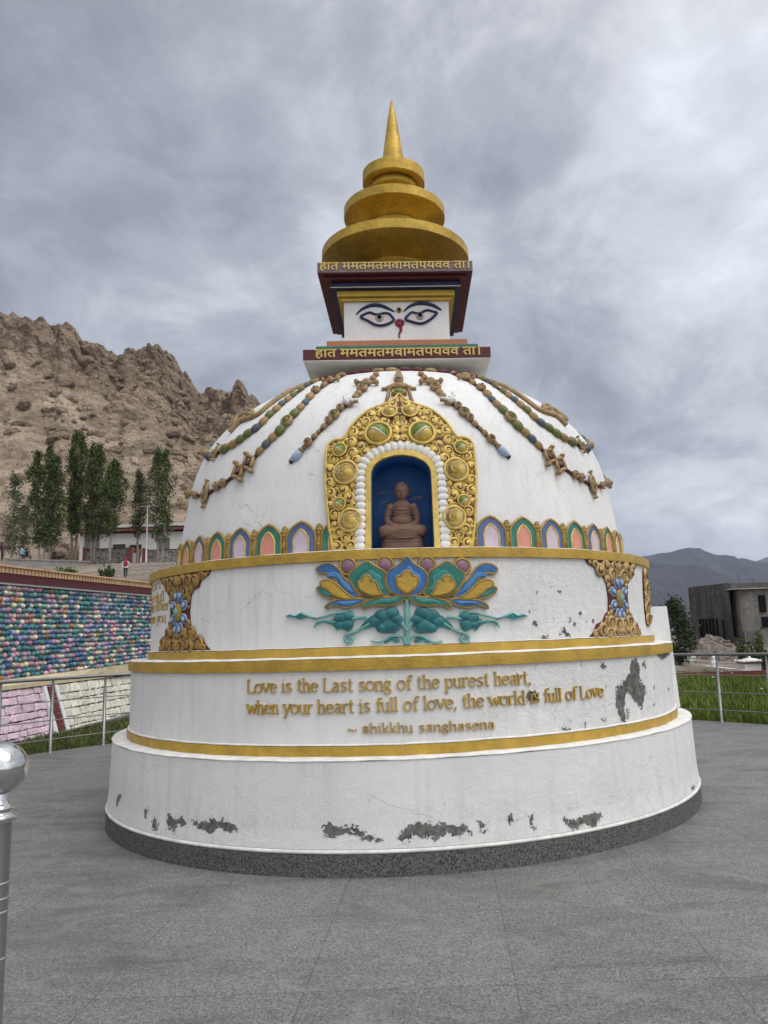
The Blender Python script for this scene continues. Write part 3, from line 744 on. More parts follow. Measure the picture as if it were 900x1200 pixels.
def niche_surround():
    L_ = [(393.3,644),(390,630),(387.5,616.7),(386,600),(384.5,579),(383.5,560),(384,542),(384.5,530),(387,523),(392,519.5),(397,518),(402.7,517.5),(405.5,515),(408,511),(412,504),(417,497.7),(424,491),(430.7,486),(438,482.5),(444.7,480),(451,477.5),(456,475.5),(463,471),(469.3,466)]
    left = [dome_uv(*p) for p in L_]; left[-1] = (0.0, left[-1][1])
    left[0] = (left[0][0], .004)
    right = [(-u, s) for u, s in left[:-1]][::-1]
    outer = left+right; inner = niche_out(.10, 16, .004)
    poly = outer+inner[::-1]
    # body plate: quads strip between outer and inner resampled by fraction
    b = MB(); poly2 = [(p[0], p[1]) for p in poly]
    b.plate(poly2, -.02, .036, 1, 1)
    brd = crm([(u, s, .038) for u, s in outer], False, 3); b.tube(brd, .013, 6, 0)
    boss = []
    for (x, y, rpx, kind) in ((444,511.7,13.5,'g'),(456.8,487,8,'o'),(400,530,7.5,'g'),(407,556,12.5,'o'),(400,592.6,6.5,'g'),(412,611,11.5,'o')):
        u, s = dome_uv(x, y); boss.append((u, s, rpx*.0070, kind)); boss.append((-u, s, rpx*.0070, kind))
    forb = [(u, s, r*1.22) for u, s, r, _ in boss]
    # a closed boundary that excludes the niche: two halves
    half = left+[(0, NTOP+.10)]+[q for q in inner[::-1] if q[0] < -.001 and q[1] > .004]+[(-NU-.10, .004)]
    for sg, sd_ in ((1, 5), (-1, 5)):
        q = MB(); scrollwork(q, half, (.046, .038, .031, .025, .020, .016, .013), [f for f in forb if f[0] < 0.05], sd_, 0, .020, .036, 900, .84)
        b.join(q, (lambda p: p) if sg == 1 else (lambda p: Vector((-p[0], p[1], p[2]))))
    o = b.build('niche_surround', [M['leafgold'], M['maroon']], ST, on_dome())
    for i, (u, s, r, kind) in enumerate(boss):
        q = MB(); sg = -1 if u < 0 else 1
        ring = [(r*1.12*cos(a), r*1.12*sin(a), .02) for a in lin(0, 2*pi, 22)]
        q.tube(ring, r*.16, 6, 0, False); q.ell((0, 0, .010), (r*1.0, r*1.0, r*.14), None, 20, 4, 2, None, True)
        def edge(x): return (-.10+.30*sin(2.4*x*sg+.2)) if kind == 'g' else (.30*sg*x+.34*sin(3.0*x))
        def mf(rho, ph, sg=sg, kind=kind):
            x, y = rho*cos(ph), rho*sin(ph)
            if kind == 'g': return 1 if y > edge(x) else 0
            return 2 if y > edge(x) else 0
        q.ell((0, 0, .012), (r*.88, r*.88, r*.80), None, 40, 16, 0, None, True, mf)
        def onb(x, y):
            d = min(.999, hypot(x, y)); a_ = d*pi/2; k = sin(a_)/max(1e-6, d); return (r*.89*x*k, r*.89*y*k, .012+r*.80*cos(a_)+.002)
        ln = [onb(x, edge(x)) for x in lin(-.93, .93, 24) if hypot(x, edge(x)) < .97]
        q.tube(ln, [r*.075*sin(pi*(i+.8)/(len(ln)+.6)) for i in range(len(ln))], 5, 3 if kind == 'g' else 0)
        sp = [onb(.62*(1-t)*cos(1.2+5.2*t)-.05*sg, .62*(1-t)*sin(1.2+5.2*t)-.12) for t in lin(0, .95, 16)]
        if kind != 'g': q.tube(sp, [r*.09*(1-.6*i/16) for i in range(17)], 5, 0)
        cr_ = [onb(.84*cos(a), .84*sin(a)) for a in lin(-.2 if sg > 0 else 2.2, 1.5 if sg > 0 else 3.6, 10)]
        if kind != 'g': q.tube(cr_, [r*.07*sin(pi*(i+.5)/11.5) for i in range(11)], 5, 3)
        q.tube([(r*.86*cos(a), r*.86*sin(a), .018) for a in lin(0, 2*pi, 22)], r*.07, 5, 3 if kind == 'o' else 0, False)
        o_, eu, ev, en = dome_frame(T0+math.degrees(u/RU), s, .032)
        Mx = Matrix(((eu.x,ev.x,en.x,o_.x),(eu.y,ev.y,en.y,o_.y),(eu.z,ev.z,en.z,o_.z),(0,0,0,1)))
        bo = q.build('boss', [M['leafgold'], M['bossgreen'], M['oldgold'], M['edge_white'], M['slateblue']], o); bo.matrix_local = Mx
    # tip stones hanging into the crown of the surround
    return o
niche_surround()

# ---- arcade of painted arches round the foot of the dome
def ogee(hw, z0, zs, zt, n=7):
    """pointed lobed arch outline from bottom left over the tip to bottom right"""
    L_ = [(-hw, z0), (-hw, zs)]
    for i in range(1, n+1):
        t = i/n; L_.append((-hw*(cos(t*pi/2)**.8)*(1-.10*sin(t*pi)) if t < 1 else 0, zs+(zt-zs)*(.62*sin(t*pi/2)+.38*t**2.6)))
    return L_+[(-x, z) for x, z in L_[:-1]][::-1]
def arch_panel(th, blue, h=.285, hw=.128, label=None):
    sc = 1.0
    b = MB(); out = ogee(hw, .004, h*.60, h*.985)
    b.plate(out, -.015, .020, 0)
    o = b.build('arch_panel', M['slateblue' if blue else 'green'], ST, on_dome(th))
    g = MB(); g.tube([(x, z, .02) for x, z in out], .0115, 6, 0, True, True, 1.2); g.build('arch_moulding', M['oldgold'], o, on_dome(th))
    g = MB(); inn = ogee(hw*.52, .004, h*.47, h*.76); g.plate(inn, .018, .024, 0)
    g.build('recess', M['lilac' if blue else 'pink'], o, on_dome(th))
    g = MB(); g.tube([(x, z, .024) for x, z in inn], .008, 6, 0); g.build('recess_moulding', M['leafgold'], o, on_dome(th))
    return o
def divider(th, h=.285):
    b = MB(); b.tube([(0, .0, .012), (0, h*.62, .012)], .015, 6, 0)
    for z, r in ((h*.30, .026), (h*.36, .020), (h*.62, .022), (h*.72, .034), (h*.80, .028), (h*.86, .015)): b.ell((0, z, .014), (r, r*.75, .022), None, 8, 5)
    b.build('arch_divider', M['oldgold'], ST, on_dome(th))
step = 7.45
for k in range(-1, 12):
    th = 21.0+k*step; arch_panel(th, k % 2 == 0)
    divider(th+step/2)
    if k == -1: divider(th-step/2)
step2 = 7.65
for k in range(-1, 11):
    th = -17.5-k*step2; arch_panel(th, k % 2 == 0); divider(th-step2/2)
# ---- garlands
def frame_mat(o_, d, en):
    side = d.cross(en); return Matrix(((d.x,-side.x,en.x,o_.x),(d.y,-side.y,en.y,o_.y),(d.z,-side.z,en.z,o_.z),(0,0,0,1)))
_cache = {}
def shared(key, fn):
    if key not in _cache:
        q, mats = fn(); t = q.build('tmp', mats); _cache[key] = t.data; bpy.data.objects.remove(t)
    return _cache[key]
def bead_mesh(c, L, W):
    def f():
        q = MB(); q.ell((0,0,0), (L, W, W*.85), None, 12, 8); q.tube([(-L*1.02,0,0),(-L*.8,0,0)], W*.45, 6, 1); q.tube([(L*.8,0,0),(L*1.02,0,0)], W*.45, 6, 1)
        return q, [M[c], M['rim_gold']]
    return shared(('bead', c, round(L, 3), round(W, 3)), f)
def disc_mesh(r, cols=('rim_gold', 'beadorange', 'beadblue')):
    def f():
        q = MB(); q.lathe([(0,.0),(r,0),(r*1.04,.018),(r*.92,.032),(r*.72,.034)], 18, 0); q.lathe([(r*.72,.034),(r*.66,.022),(r*.46,.024)], 18, 1)
        q.lathe([(r*.46,.024),(r*.44,.036),(r*.3,.044)], 18, 0); q.lathe([(r*.3,.044),(r*.2,.052),(0,.056)], 12, 2); return q, [M[c] for c in cols]
    return shared(('disc', round(r, 3), cols), f)
def put(name, me, parent, Mx):
    o = bpy.data.objects.new(name, me); COL.objects.link(o); o.parent = parent; o.matrix_local = Mx; return o
BC = ['beadorange', 'beadgreen', 'beadblue', 'beadgreen', 'beadorange', 'beadorange', 'beadgreen']
def strand(items, mirror):
    """items: (kind, px, py, size) along the strand, measured on the left half; mirrored about the niche for the right"""
    pts = []
    for it in items:
        th, s = dome_px(it[1], it[2]); 
        if mirror: th = 2*T0-th
        pts.append((th, s))
    path = crm([(t, s) for t, s in pts], False, 4)
    b = MB(); P = []; 
    for p in path:
        o_, eu, ev, en = dome_frame(p.x, p.y, .006); P.append(o_)
    b.tube(P, .019, 6, 1, True, True)
    g = b.build('garland', [M['rim_gold'], M['maroon']], ST)
    for i, it in enumerate(items):
        k, sz = it[0], it[3]*(.78 if it[0] not in 'TVHogb' else .95); o_, eu, ev, en = dome_frame(*pts[i], .016)
        a = pts[max(i-1, 0)]; c = pts[min(i+1, len(pts)-1)]
        d = (dome_frame(*c)[0]-dome_frame(*a)[0]); d = (d-en*d.dot(en)).normalized(); Mx = frame_mat(o_, d, en)
        if k in ('o', 'g', 'b'):
            put('bead', bead_mesh({'o':'beadorange','g':'beadgreen','b':'beadblue'}[k], sz, sz*.72), g, Mx)
        elif k == 'y': put('bead', bead_mesh('rim_gold', sz, sz*.8), g, Mx)
        elif k == 'D': put('medallion', disc_mesh(sz, ('rim_gold', 'beadorange', 'beadblue')), g, Mx)
        elif k == 'G': put('medallion', disc_mesh(sz, ('rim_gold', 'bossgreen', 'beadgreen')), g, Mx)
        elif k == 'P':      # pale rosette
            put('medallion', disc_mesh(sz, ('rim_gold', 'lilac', 'beadorange')), g, Mx)
        elif k == 'X':      # cross piece: disc with a knob at each side
            def f(sz=sz):
                q = MB(); q.lathe([(0,0),(sz,0),(sz*1.05,.02),(sz*.7,.035),(0,.03)], 16, 0)
                q.tube([(0,-sz*2.1,.012),(0,sz*2.1,.012)], sz*.30, 6, 0)
                for s_ in (-1, 1): q.ell((0, s_*sz*2.1, .014), (sz*.5, sz*.5, .03), None, 10, 6, 0)
                q.lathe([(sz*.6,.036),(sz*.5,.044),(0,.048)], 12, 1); return q, [M['rim_gold'], M['beadorange']]
            put('cross_piece', shared(('X', sz), f), g, Mx)
        elif k == 'W':      # white shell bow with two ribbons
            def f(sz=sz):
                q = MB(); q.ell((0,0,.01), (sz*.9, sz*1.15, .03), None, 12, 7, 1); q.ell((sz*.3,0,.02), (sz*.55, sz*.8, .04), None, 12, 7, 0)
                for s_ in (-1, 1):
                    q.tube(crm([(sz*.1, s_*sz*.3, .03), (-sz*.25, s_*sz*1.0, .045), (-sz*.9, s_*sz*1.5, .04), (-sz*1.5, s_*sz*1.4, .03)], False, 4), [sz*.30]*5+[sz*.2]*4+[sz*.08]*4, 6, 0)
                    q.tube(crm([(sz*.1, s_*sz*.3, .01), (-sz*.25, s_*sz*1.06, .02), (-sz*.9, s_*sz*1.6, .015)], False, 4), sz*.24, 6, 1)
                return q, [M['edge_white'], M['rim_gold']]
            put('ribbon_bow', shared(('W', sz), f), g, Mx)
        elif k == 'T':      # tassel: cap and pale blue brush
            def f(sz=sz):
                q = MB(); q.tube([(-sz*.7,0,.0),(-sz*.35,0,.0)], [sz*.26, sz*.34], 10, 0)
                L_ = crm([(-sz*.35,0,.0),(0,sz*.03,.0),(sz*.45,sz*.02,.0),(sz*.85,-sz*.12,.0),(sz*1.15,-sz*.34,.0)], False, 4)
                q.tube(L_, [sz*x for x in (.32,.36,.39,.42,.43,.43,.43,.42,.40,.36,.32,.27,.22,.17,.11,.06,.02)], 12, 1); return q, [M['rim_gold'], M['paleblue']]
            put('tassel', shared(('T', sz, mirror), f), g, Mx if not mirror else Mx @ Matrix.Diagonal((1,-1,1,1)))
        elif k == 'H':      # open lozenge fret with knobs
            def f(sz=sz):
                q = MB(); r = sz*.16
                for c0 in (-sz*.62, sz*.62):
                    L_ = [(c0-sz*.62,0,.012),(c0,sz*.75,.012),(c0+sz*.62,0,.012),(c0,-sz*.75,.012),(c0-sz*.62,0,.012)]
                    for p, n_ in zip(L_[:-1], L_[1:]): q.tube([p, n_], r, 6, 0)
                    for s_ in (-1, 1): q.ell((c0, s_*sz*.95, .014), (sz*.22, sz*.22, .03), None, 8, 6, 0); q.tube([(c0, s_*sz*.7, .012), (c0, s_*sz*.95, .012)], r*.8, 6, 0)
                return q, [M['rim_gold']]
            put('lozenge_fret', shared(('H', sz), f), g, Mx)
        elif k == 'V':      # big oval pendant standing across the strand
            def f(sz=sz):
                q = MB()
                ring = [(.42*sz*cos(a), sz*.8*sin(a), .014) for a in lin(0, 2*pi, 20)]
                q.tube(ring, sz*.16, 6, 0, False); q.ell((0,0,.0), (sz*.34, sz*.62, .04), None, 12, 8, 1); q.ell((0,0,.02), (sz*.16, sz*.25, .035), None, 10, 6, 2)
                for s_ in (-1, 1): q.tube([(0, s_*sz*.85, .014), (0, s_*sz*1.2, .014)], [sz*.14, sz*.08], 6, 0); q.ell((0, s_*sz*1.22, .014), (sz*.13, sz*.16, .025), None, 8, 5, 0)
                return q, [M['rim_gold'], M['beadgreen'], M['beadorange']]
            put('oval_pendant', shared(('V', sz), f), g, Mx)
    return g
G1 = [('y',441,441,.05),('y',437,445,.05),('X',430,451.5,.06),('D',425,458,.066),('y',420.5,463,.055),('y',417,467,.05),('W',409,474.5,.066),('P',400,480.5,.045),('G',393,488,.062),('P',386.5,494.5,.045),('y',380.5,501,.045),('y',374,507,.028),('y',369.5,512,.042),('D',363,520,.048),('y',358,524.5,.035),('T',350.5,533,.088),('y',341,543,.004)]
G2 = [('y',403,441,.04),('y',396,444.5,.045),('X',388,448.5,.05),('y',380.5,453,.05),('D',371,460,.055),('o',364,467,.06),('b',358.5,473.5,.05),('o',353,479.5,.055),('g',346.5,486.5,.065),('G',338,495.5,.075),('g',330,505.5,.070),('o',321,513.5,.058),('b',313.5,521.5,.056),('o',306,529,.052),('H',288,548.5,.115),('P',264.5,566.5,.05),('P',257,570.5,.055),('V',243.5,579.5,.11),('P',232,581,.05),('P',226.5,579,.045)]
G3 = [('g',367,449.5,.045),('b',360.5,453,.045),('g',354,457.5,.045),('g',344.5,464.5,.05),('o',338.5,469.5,.05),('b',331.5,475,.05),('o',325,481,.055),('g',317.5,487.5,.058),('o',310,495.5,.058),('b',301.5,503,.06),('g',292.5,509,.062),('g',283.5,516,.065),('o',275,521.5,.065),('g',265.5,527,.075),('V',255.5,531.5,.075),('b',247,535.5,.07),('o',242,532,.07)]
for mir in (False, True):
    for g_ in (G1, G2, G3): strand(g_, mir)
    # the next swag, running up along the limb of the dome, and the flowing ribbon on the shoulder
    sg = -1 if not mir else 1
    th0, s0 = dome_px(242, 532); th0 = th0 if not mir else 2*T0-th0
    def rel(items):
        P = []
        for dt, s in items: P.append((th0+sg*dt, s))
        return P
    path = crm([(0.5, s0), (6, s0+.10), (14, s0+.42), (22, s0+.85), (29, s0+1.25)], False, 6)
    b = MB(); pp = [(th0+sg*p.x, p.y) for p in path]; b.tube([dome_frame(t, s, .008)[0] for t, s in pp], .016, 6)
    g = b.build('garland', M['rim_gold'], ST)
    j = 0
    acc = 0; prev = dome_frame(*pp[0])[0]
    for q in crm(pp, False, 8)[1:]:
        o_, eu, ev, en = dome_frame(q.x, q.y, .016); acc += (o_-prev).length
        if acc > .115:
            d = (o_-prev).normalized(); d = (d-en*d.dot(en)).normalized()
            put('bead', bead_mesh({'beadorange':'beadorange','beadgreen':'beadgreen','beadblue':'beadblue'}[BC[j % 7]], .058, .044), g, frame_mat(o_, d, en)); j += 1; acc = 0
        prev = o_
    th1, s1 = dome_px(224, 578); th1 = th1 if not mir else 2*T0-th1
    pp = [(th1+sg*p.x, p.y) for p in crm([(0, s1), (5, s1+.02), (10, s1+.10), (15, s1+.26), (21, s1+.55), (27, s1+.9)], False, 6)]
    b = MB(); b.tube([dome_frame(t, s, .008)[0] for t, s in pp], .016, 6); g = b.build('garland', M['rim_gold'], ST)
    acc = .1; prev = dome_frame(*pp[0])[0]; j = 2
    for q in crm(pp, False, 8)[1:]:
        o_, eu, ev, en = dome_frame(q.x, q.y, .016); acc += (o_-prev).length
        if acc > .12:
            d = (o_-prev).normalized(); d = (d-en*d.dot(en)).normalized(); Mx = frame_mat(o_, d, en)
            if j < 5: put('medallion', disc_mesh(.05, ('rim_gold', 'lilac', 'beadorange')), g, Mx)
            else: put('bead', bead_mesh(BC[j % 7], .058, .044), g, Mx)
            j += 1; acc = 0
        prev = o_
    # flowing ribbon with a curled flame end
    b = MB(); R1 = [dome_px(x, y) for x, y in ((372,446),(352,454.5),(334,463.5),(318,475),(303,487),(286,493.5),(270,500.5))]
    R1 = [(t if not mir else 2*T0-t, s) for t, s in R1]
    P = [dome_frame(p.x, p.y, .014)[0] for p in crm(R1, False, 5)]
    b.tube(P, [.034-.008*abs(i/len(P)-.4) for i in range(len(P))], 6, 0, True, True, .7)
    R2 = [dome_px(x, y) for x, y in ((300,489),(292,486),(286,487.5),(281,491),(275,496),(266,499))]
    R2 = [(t if not mir else 2*T0-t, s) for t, s in R2]; b.tube([dome_frame(p.x, p.y, .016)[0] for p in crm(R2, False, 5)], .026, 6)
    R3 = [dome_px(x, y) for x, y in ((290,489.5),(282,496),(276,502),(271,507.5))]
    R3 = [(t if not mir else 2*T0-t, s) for t, s in R3]; b.tube([dome_frame(p.x, p.y, .016)[0] for p in crm(R3, False, 5)], .028, 6)
    R4 = [dome_px(x, y) for x, y in ((298,486),(296,482),(290,484),(284,486))]
    R4 = [(t if not mir else 2*T0-t, s) for t, s in R4]; b.tube([dome_frame(p.x, p.y, .016)[0] for p in crm(R4, False, 5)], .022, 6)
    b.build('ribbon_ornament', M['rim_gold'], ST)
# crest above the surround: stacked cap, discs and two side chains
b = MB(); thc = T0; 
_, sa = dome_px(469.6, 437); _, sb = dome_px(469.6, 447)
b.plate([(-.055, sb), (.055, sb), (.02, sa-.04), (0, sa), (-.02, sa-.04)], -.01, .035, 0)
def bar(y, hw, hh):
    _, s_ = dome_px(469.6, y); b.plate([(hw*cos(a), s_+hh*sin(a)) for a in lin(0, 2*pi, 16)[:-1]], -.01, .045, 0, 0, .008); return s_
for y, hw, hh in ((449, .055, .040), (456.2, .105, .045), (463, .085, .045)):
    bar(y, hw, hh)
for sg in (-1, 1):
    pp = [(sg*.105, dome_px(469.6, 456.8)[1]), (sg*.185, dome_px(469.6, 457)[1])]
    b.tube([(pp[0][0], pp[0][1], .012), (pp[1][0], pp[1][1], .012)], .018, 6)
    e = dome_uv(456.5, 457); f_ = dome_uv(453, 473)
    b.ell((sg*abs(e[0]), e[1], .014), (.045, .035, .03), None, 10, 6); b.tube([(sg*abs(e[0]), e[1], .012), (sg*abs(f_[0])*1.0, f_[1], .012)], .019, 6)
cr = b.build('niche_crest', M['rim_gold'], ST, on_dome())
for y, c, r in ((449, 'beadblue', .03), (456.2, 'beadorange', .045), (463, 'bossgreen', .045)):
    q = MB(); _, s_ = dome_px(469.6, y); q.ell((0, s_, .035), (r*1.3, r*.8, .03), None, 14, 8); q.build('stone', M[c], cr, on_dome())
# chain round the crown of the dome
b = MB(); _, sr = dome_px(471, 434.5); nb = 64
b.tube([dome_frame(a, sr+.02, .0)[0] for a in lin(0, 360, 96)], .022, 6, 0, False)
for i in range(nb):
    o_, eu, ev, en = dome_frame(360*i/nb, sr, .012); Mx = Matrix((eu, ev, en)).transposed(); b.ell(o_, (.062, .026, .024), Mx, 10, 6, i % 3 == 0 and 1 or 0)
b.build('crown_chain', [M['maroon'], M['rim_gold']], ST)

# ---- lotus on the drum
def LQ(x, y): return cyl_uv(320+x/3, 630+y/3, 2.58)
LT0 = LQ(470, 230)[0]
def luv(x, y):
    t, z = LQ(x, y); return ((rad(t-LT0))*2.58, z)
on_lotus = on_cyl(2.58, LT0)
LOT = MB(); 
LOT.tube(crm([(*luv(470, 215), .012), (*luv(471, 300), .014), (*luv(472, 379), .012)], False, 4), .020, 8)
def curve_px(pts, k=4): return crm([luv(*p) for p in pts], False, k)
LOTUS = LOT.build('lotus_relief', M['teal_light'], ST, on_lotus)
def petal(pts, fill, h, closed_k=3, border=True, inner=None, sharp=False, name='petal'):
    for sg in ((1,) if pts == 'x' else (1,)):
        pass
    if fill == 'gold': c0 = (sum(p[0] for p in pts)/len(pts), sum(p[1] for p in pts)/len(pts)); pts = [(c0[0]+(p[0]-c0[0])*.86, c0[1]+(p[1]-c0[1])*.86+4) for p in pts]
    o = [luv(*p) for p in pts]; o = crm(o, True, closed_k) if not sharp else [Vector((p[0], p[1], 0)) for p in o]
    b = MB(); b.plate([(p.x, p.y) for p in o], -.01, h, 0, 1, .008)
    if border: b.tube([(p.x, p.y, h*.75) for p in o]+[(o[0].x, o[0].y, h*.75)], .009, 5, 1, False)
    ob = b.build(name, [M[fill], M['oldgold']], LOTUS, on_lotus)
    if fill in ('skyblue', 'green'):
        c = sum(o, Vector())/len(o); tipv = max(o, key=lambda p: (p-c).length); q = [c+(p-c)*.62+(tipv-c)*.12 for p in o]; b = MB(); b.plate([(p.x, p.y) for p in q], h-.004, h+.006, 0, 0, .010); b.build('petal_inner_paint', M['blue_light' if fill == 'skyblue' else 'green_light'], ob, on_lotus)  # paler inner field of the petal's graded paint
    return ob
def both(pts, fill, h, **k):
    petal(pts, fill, h, **k); petal([(940-x, y+(x-470)*.0) for x, y in pts], fill, h, **k)
# the relief is drawn in the photograph's tilt: mirror about the stem
both([(155,112),(175,96),(205,92),(232,110),(250,140),(275,160),(290,185),(310,213),(275,205),(240,175),(215,140),(190,125),(168,128)], 'skyblue', .030)
both([(163,150),(185,140),(215,148),(245,172),(275,200),(302,217),(262,219),(220,205),(190,180),(170,170)], 'gold', .040)
both([(158,178),(180,172),(205,190),(228,210),(205,214),(180,205),(165,195)], 'green', .030)
both([(190,240),(215,222),(255,218),(320,217),(305,236),(260,247),(215,238),(192,250)], 'skyblue', .036)
both([(318,252),(325,228),(370,213),(420,210),(466,202),(448,228),(400,240),(350,238)], 'green', .042)
both([(270,128),(290,112),(310,95),(333,84),(355,98),(380,112),(397,128),(395,165),(412,198),(380,208),(330,208),(296,186),(276,155)], 'green', .034)
both([(297,168),(300,148),(314,146),(316,130),(332,124),(346,132),(348,148),(364,148),(372,162),(380,185),(394,206),(360,208),(325,198),(305,184)], 'gold', .050)
petal([(402,128),(420,108),(445,95),(470,66),(495,95),(520,108),(538,128),(540,160),(520,195),(470,206),(420,195),(400,160)], 'skyblue', .044)
petal([(426,152),(430,132),(446,130),(452,114),(470,108),(488,114),(494,130),(510,132),(516,152),(506,176),(488,192),(470,202),(452,192),(434,176)], 'gold', .060, inner=True)
for x in (265, 393, 540, 662):
    u, z = luv(x, 97 if x in (393, 540) else 103); q = MB(); r = .062
    q.ell((u, z, .006), (r, r, .03), None, 20, 8, 0, None, False); q.tube([(u+r*cos(a), z+r*sin(a), .016) for a in lin(0, 2*pi, 24)], .013, 6, 1, False)
    q.build('seed_disc', [M['plum'], M['oldgold']], LOTUS, on_lotus)
def leafset(mx):
    X = (lambda p: (940-p[0], p[1])) if mx else (lambda p: p)
    def lp(pts, fill, h, k=3):
        o = crm([luv(*X(p)) for p in pts], True, k); b = MB(); b.plate([(p.x, p.y) for p in o], -.01, h, 0, 1, .012); return b.build('leaf', [M[fill], M['teal_light']], LOTUS, on_lotus)
    def vine(pts, r0, r1):
        P = curve_px([X(p) for p in pts], 5); b = MB(); b.tube([(p.x, p.y, .022) for p in P], [r0+(r1-r0)*i/(len(P)-1) for i in range(len(P))], 6); b.build('vine', M['teal_light'], LOTUS, on_lotus)
    lp([(302,322),(318,296),(345,272),(372,262),(396,248),(418,252),(432,242),(446,262),(452,290),(440,300),(452,318),(430,338),(405,330),(398,340),(375,334),(372,322),(345,320),(325,326)], 'teal', .032)
    for c in ((385,278,20),(415,268,18),(432,290,16),(362,296,16),(410,310,20),(385,318,14)):
        u, z = luv(*X(c[:2])); q = MB(); q.ell((u, z, .026), (c[2]*.0034, c[2]*.0027, .020), None, 12, 6); q.build('leaf_lobe', M['teal'], LOTUS, on_lotus)
    vine([(470,330),(452,300),(420,290),(385,284),(352,295),(325,312),(298,328),(272,336),(256,348),(258,364),(272,368),(282,356),(272,348)], .016, .011)
    lp([(150,310),(165,292),(200,288),(222,278),(240,268),(262,256),(286,264),(288,292),(280,320),(262,332),(242,324),(225,330),(210,312),(185,302),(165,304)], 'teal', .030)
    for c in ((240,285,15),(265,278,14),(262,306,15),(236,306,12)):
        u, z = luv(*X(c[:2])); q = MB(); q.ell((u, z, .024), (c[2]*.0034, c[2]*.0026, .018), None, 12, 6); q.build('leaf_lobe', M['teal'], LOTUS, on_lotus)
    vine([(330,280),(300,282),(262,290),(220,296),(185,292),(162,296),(148,316)], .013, .007)
    lp([(44,276),(62,266),(82,270),(100,260),(118,268),(135,274),(162,286),(140,287),(118,284),(100,292),(80,286),(62,282)], 'teal', .026)
    vine([(262,262),(225,266),(190,276),(158,284)], .010, .008)
    vine([(466,376),(460,352),(440,345),(415,348),(395,360),(372,368),(346,364)], .013, .007)
    lp([(385,368),(398,352),(415,346),(432,350),(446,358),(444,370),(430,372),(415,366),(400,374)], 'teal', .026)
leafset(False); leafset(True)

# ---- pierced gold hourglass ornaments with an enamel rosette
def hourglass(th, seed, mirror=False, m='leafgold', prof=None, ros=True):
    H0, H1 = 1.546, 2.188; hz = (H0+H1)/2; hh = (H1-H0)/2; W = .455; w = .185
    L_ = [(-W, hh), (-W*.93, hh*.88), (-W*.74, hh*.80), (-W*.66, hh*.60), (-W*.50, hh*.56), (-w, hh*.40), (-w*.92, 0), (-w, -hh*.34), (-W*.52, -hh*.44), (-W*.60, -hh*.60), (-W*.80, -hh*.68), (-W*.88, -hh*.86), (-W*1.02, -hh)]
    out = L_+[(-x, z) for x, z in L_][::-1]
    out = [(u, z+hz) for u, z in out]
    b = MB(); b.plate(out, -.01, .012, 1, 1)
    half = [p for p in out if p[0] <= 0]+[(0, H0), (0, H1)]; half = [(u, z+hz) for u, z in L_]+[(0, H0), (0, H1)]
    q = MB(); scrollwork(q, half, (.058, .046, .036, .028, .021, .016), [(0, hz, .18)] if ros else [], seed, 0, .022, .012, 900, .84)
    b.join(q); b.join(q, lambda p: Vector((-p[0], p[1], p[2])))
    o = b.build('scroll_ornament', [M[m], M['maroon']], ST, on_cyl(2.58, th))
    if ros:
        r = MB()
        for i in range(8):
            a = 2*pi*i/8+pi/8; ca, sa_ = cos(a), sin(a)
            E1 = Matrix(((ca, -sa_, 0), (sa_, ca, 0), (0, 0, 1)))
            r.ell((.104*ca, hz+.146*sa_, .014), (.056, .044, .012), E1, 12, 6, 1); r.ell((.105*ca, hz+.147*sa_, .020), (.047, .035, .012), E1, 12, 6, 0); r.ell((.108*ca, hz+.152*sa_, .027), (.030, .021, .009), E1, 8, 5, 1)
        r.ell((0, hz, .016), (.062, .082, .03), None, 18, 8, 2); r.ell((0, hz, .040), (.030, .038, .018), None, 12, 6, 4)
        r.build('rosette', [M['slateblue'], M['paleblue'], M['oldgold'], M['eyewhite'], M['teal_light']], o, on_cyl(2.58, th))
    return o
hourglass(-44.8, 21, m='oldgold'); hourglass(49.2, 22, m='tangold')
def leaf_scroll(th):
    out = crm([(-.10, 1.66), (-.13, 1.85), (-.11, 2.05), (-.05, 2.15), (.02, 2.16), (.10, 2.05), (.14, 1.88), (.12, 1.72), (.05, 1.63), (-.05, 1.62)], True, 3); out = [(p.x, p.y) for p in out]
    b = MB(); b.plate(out, -.01, .015, 1, 1); scrollwork(b, out, (.06, .045, .034, .026, .018), [], 31, 0, .03, .012, 800, .84)
    b.build('scroll_ornament', [M['tangold'], M['maroon']], ST, on_cyl(2.58, th))
leaf_scroll(66.5)

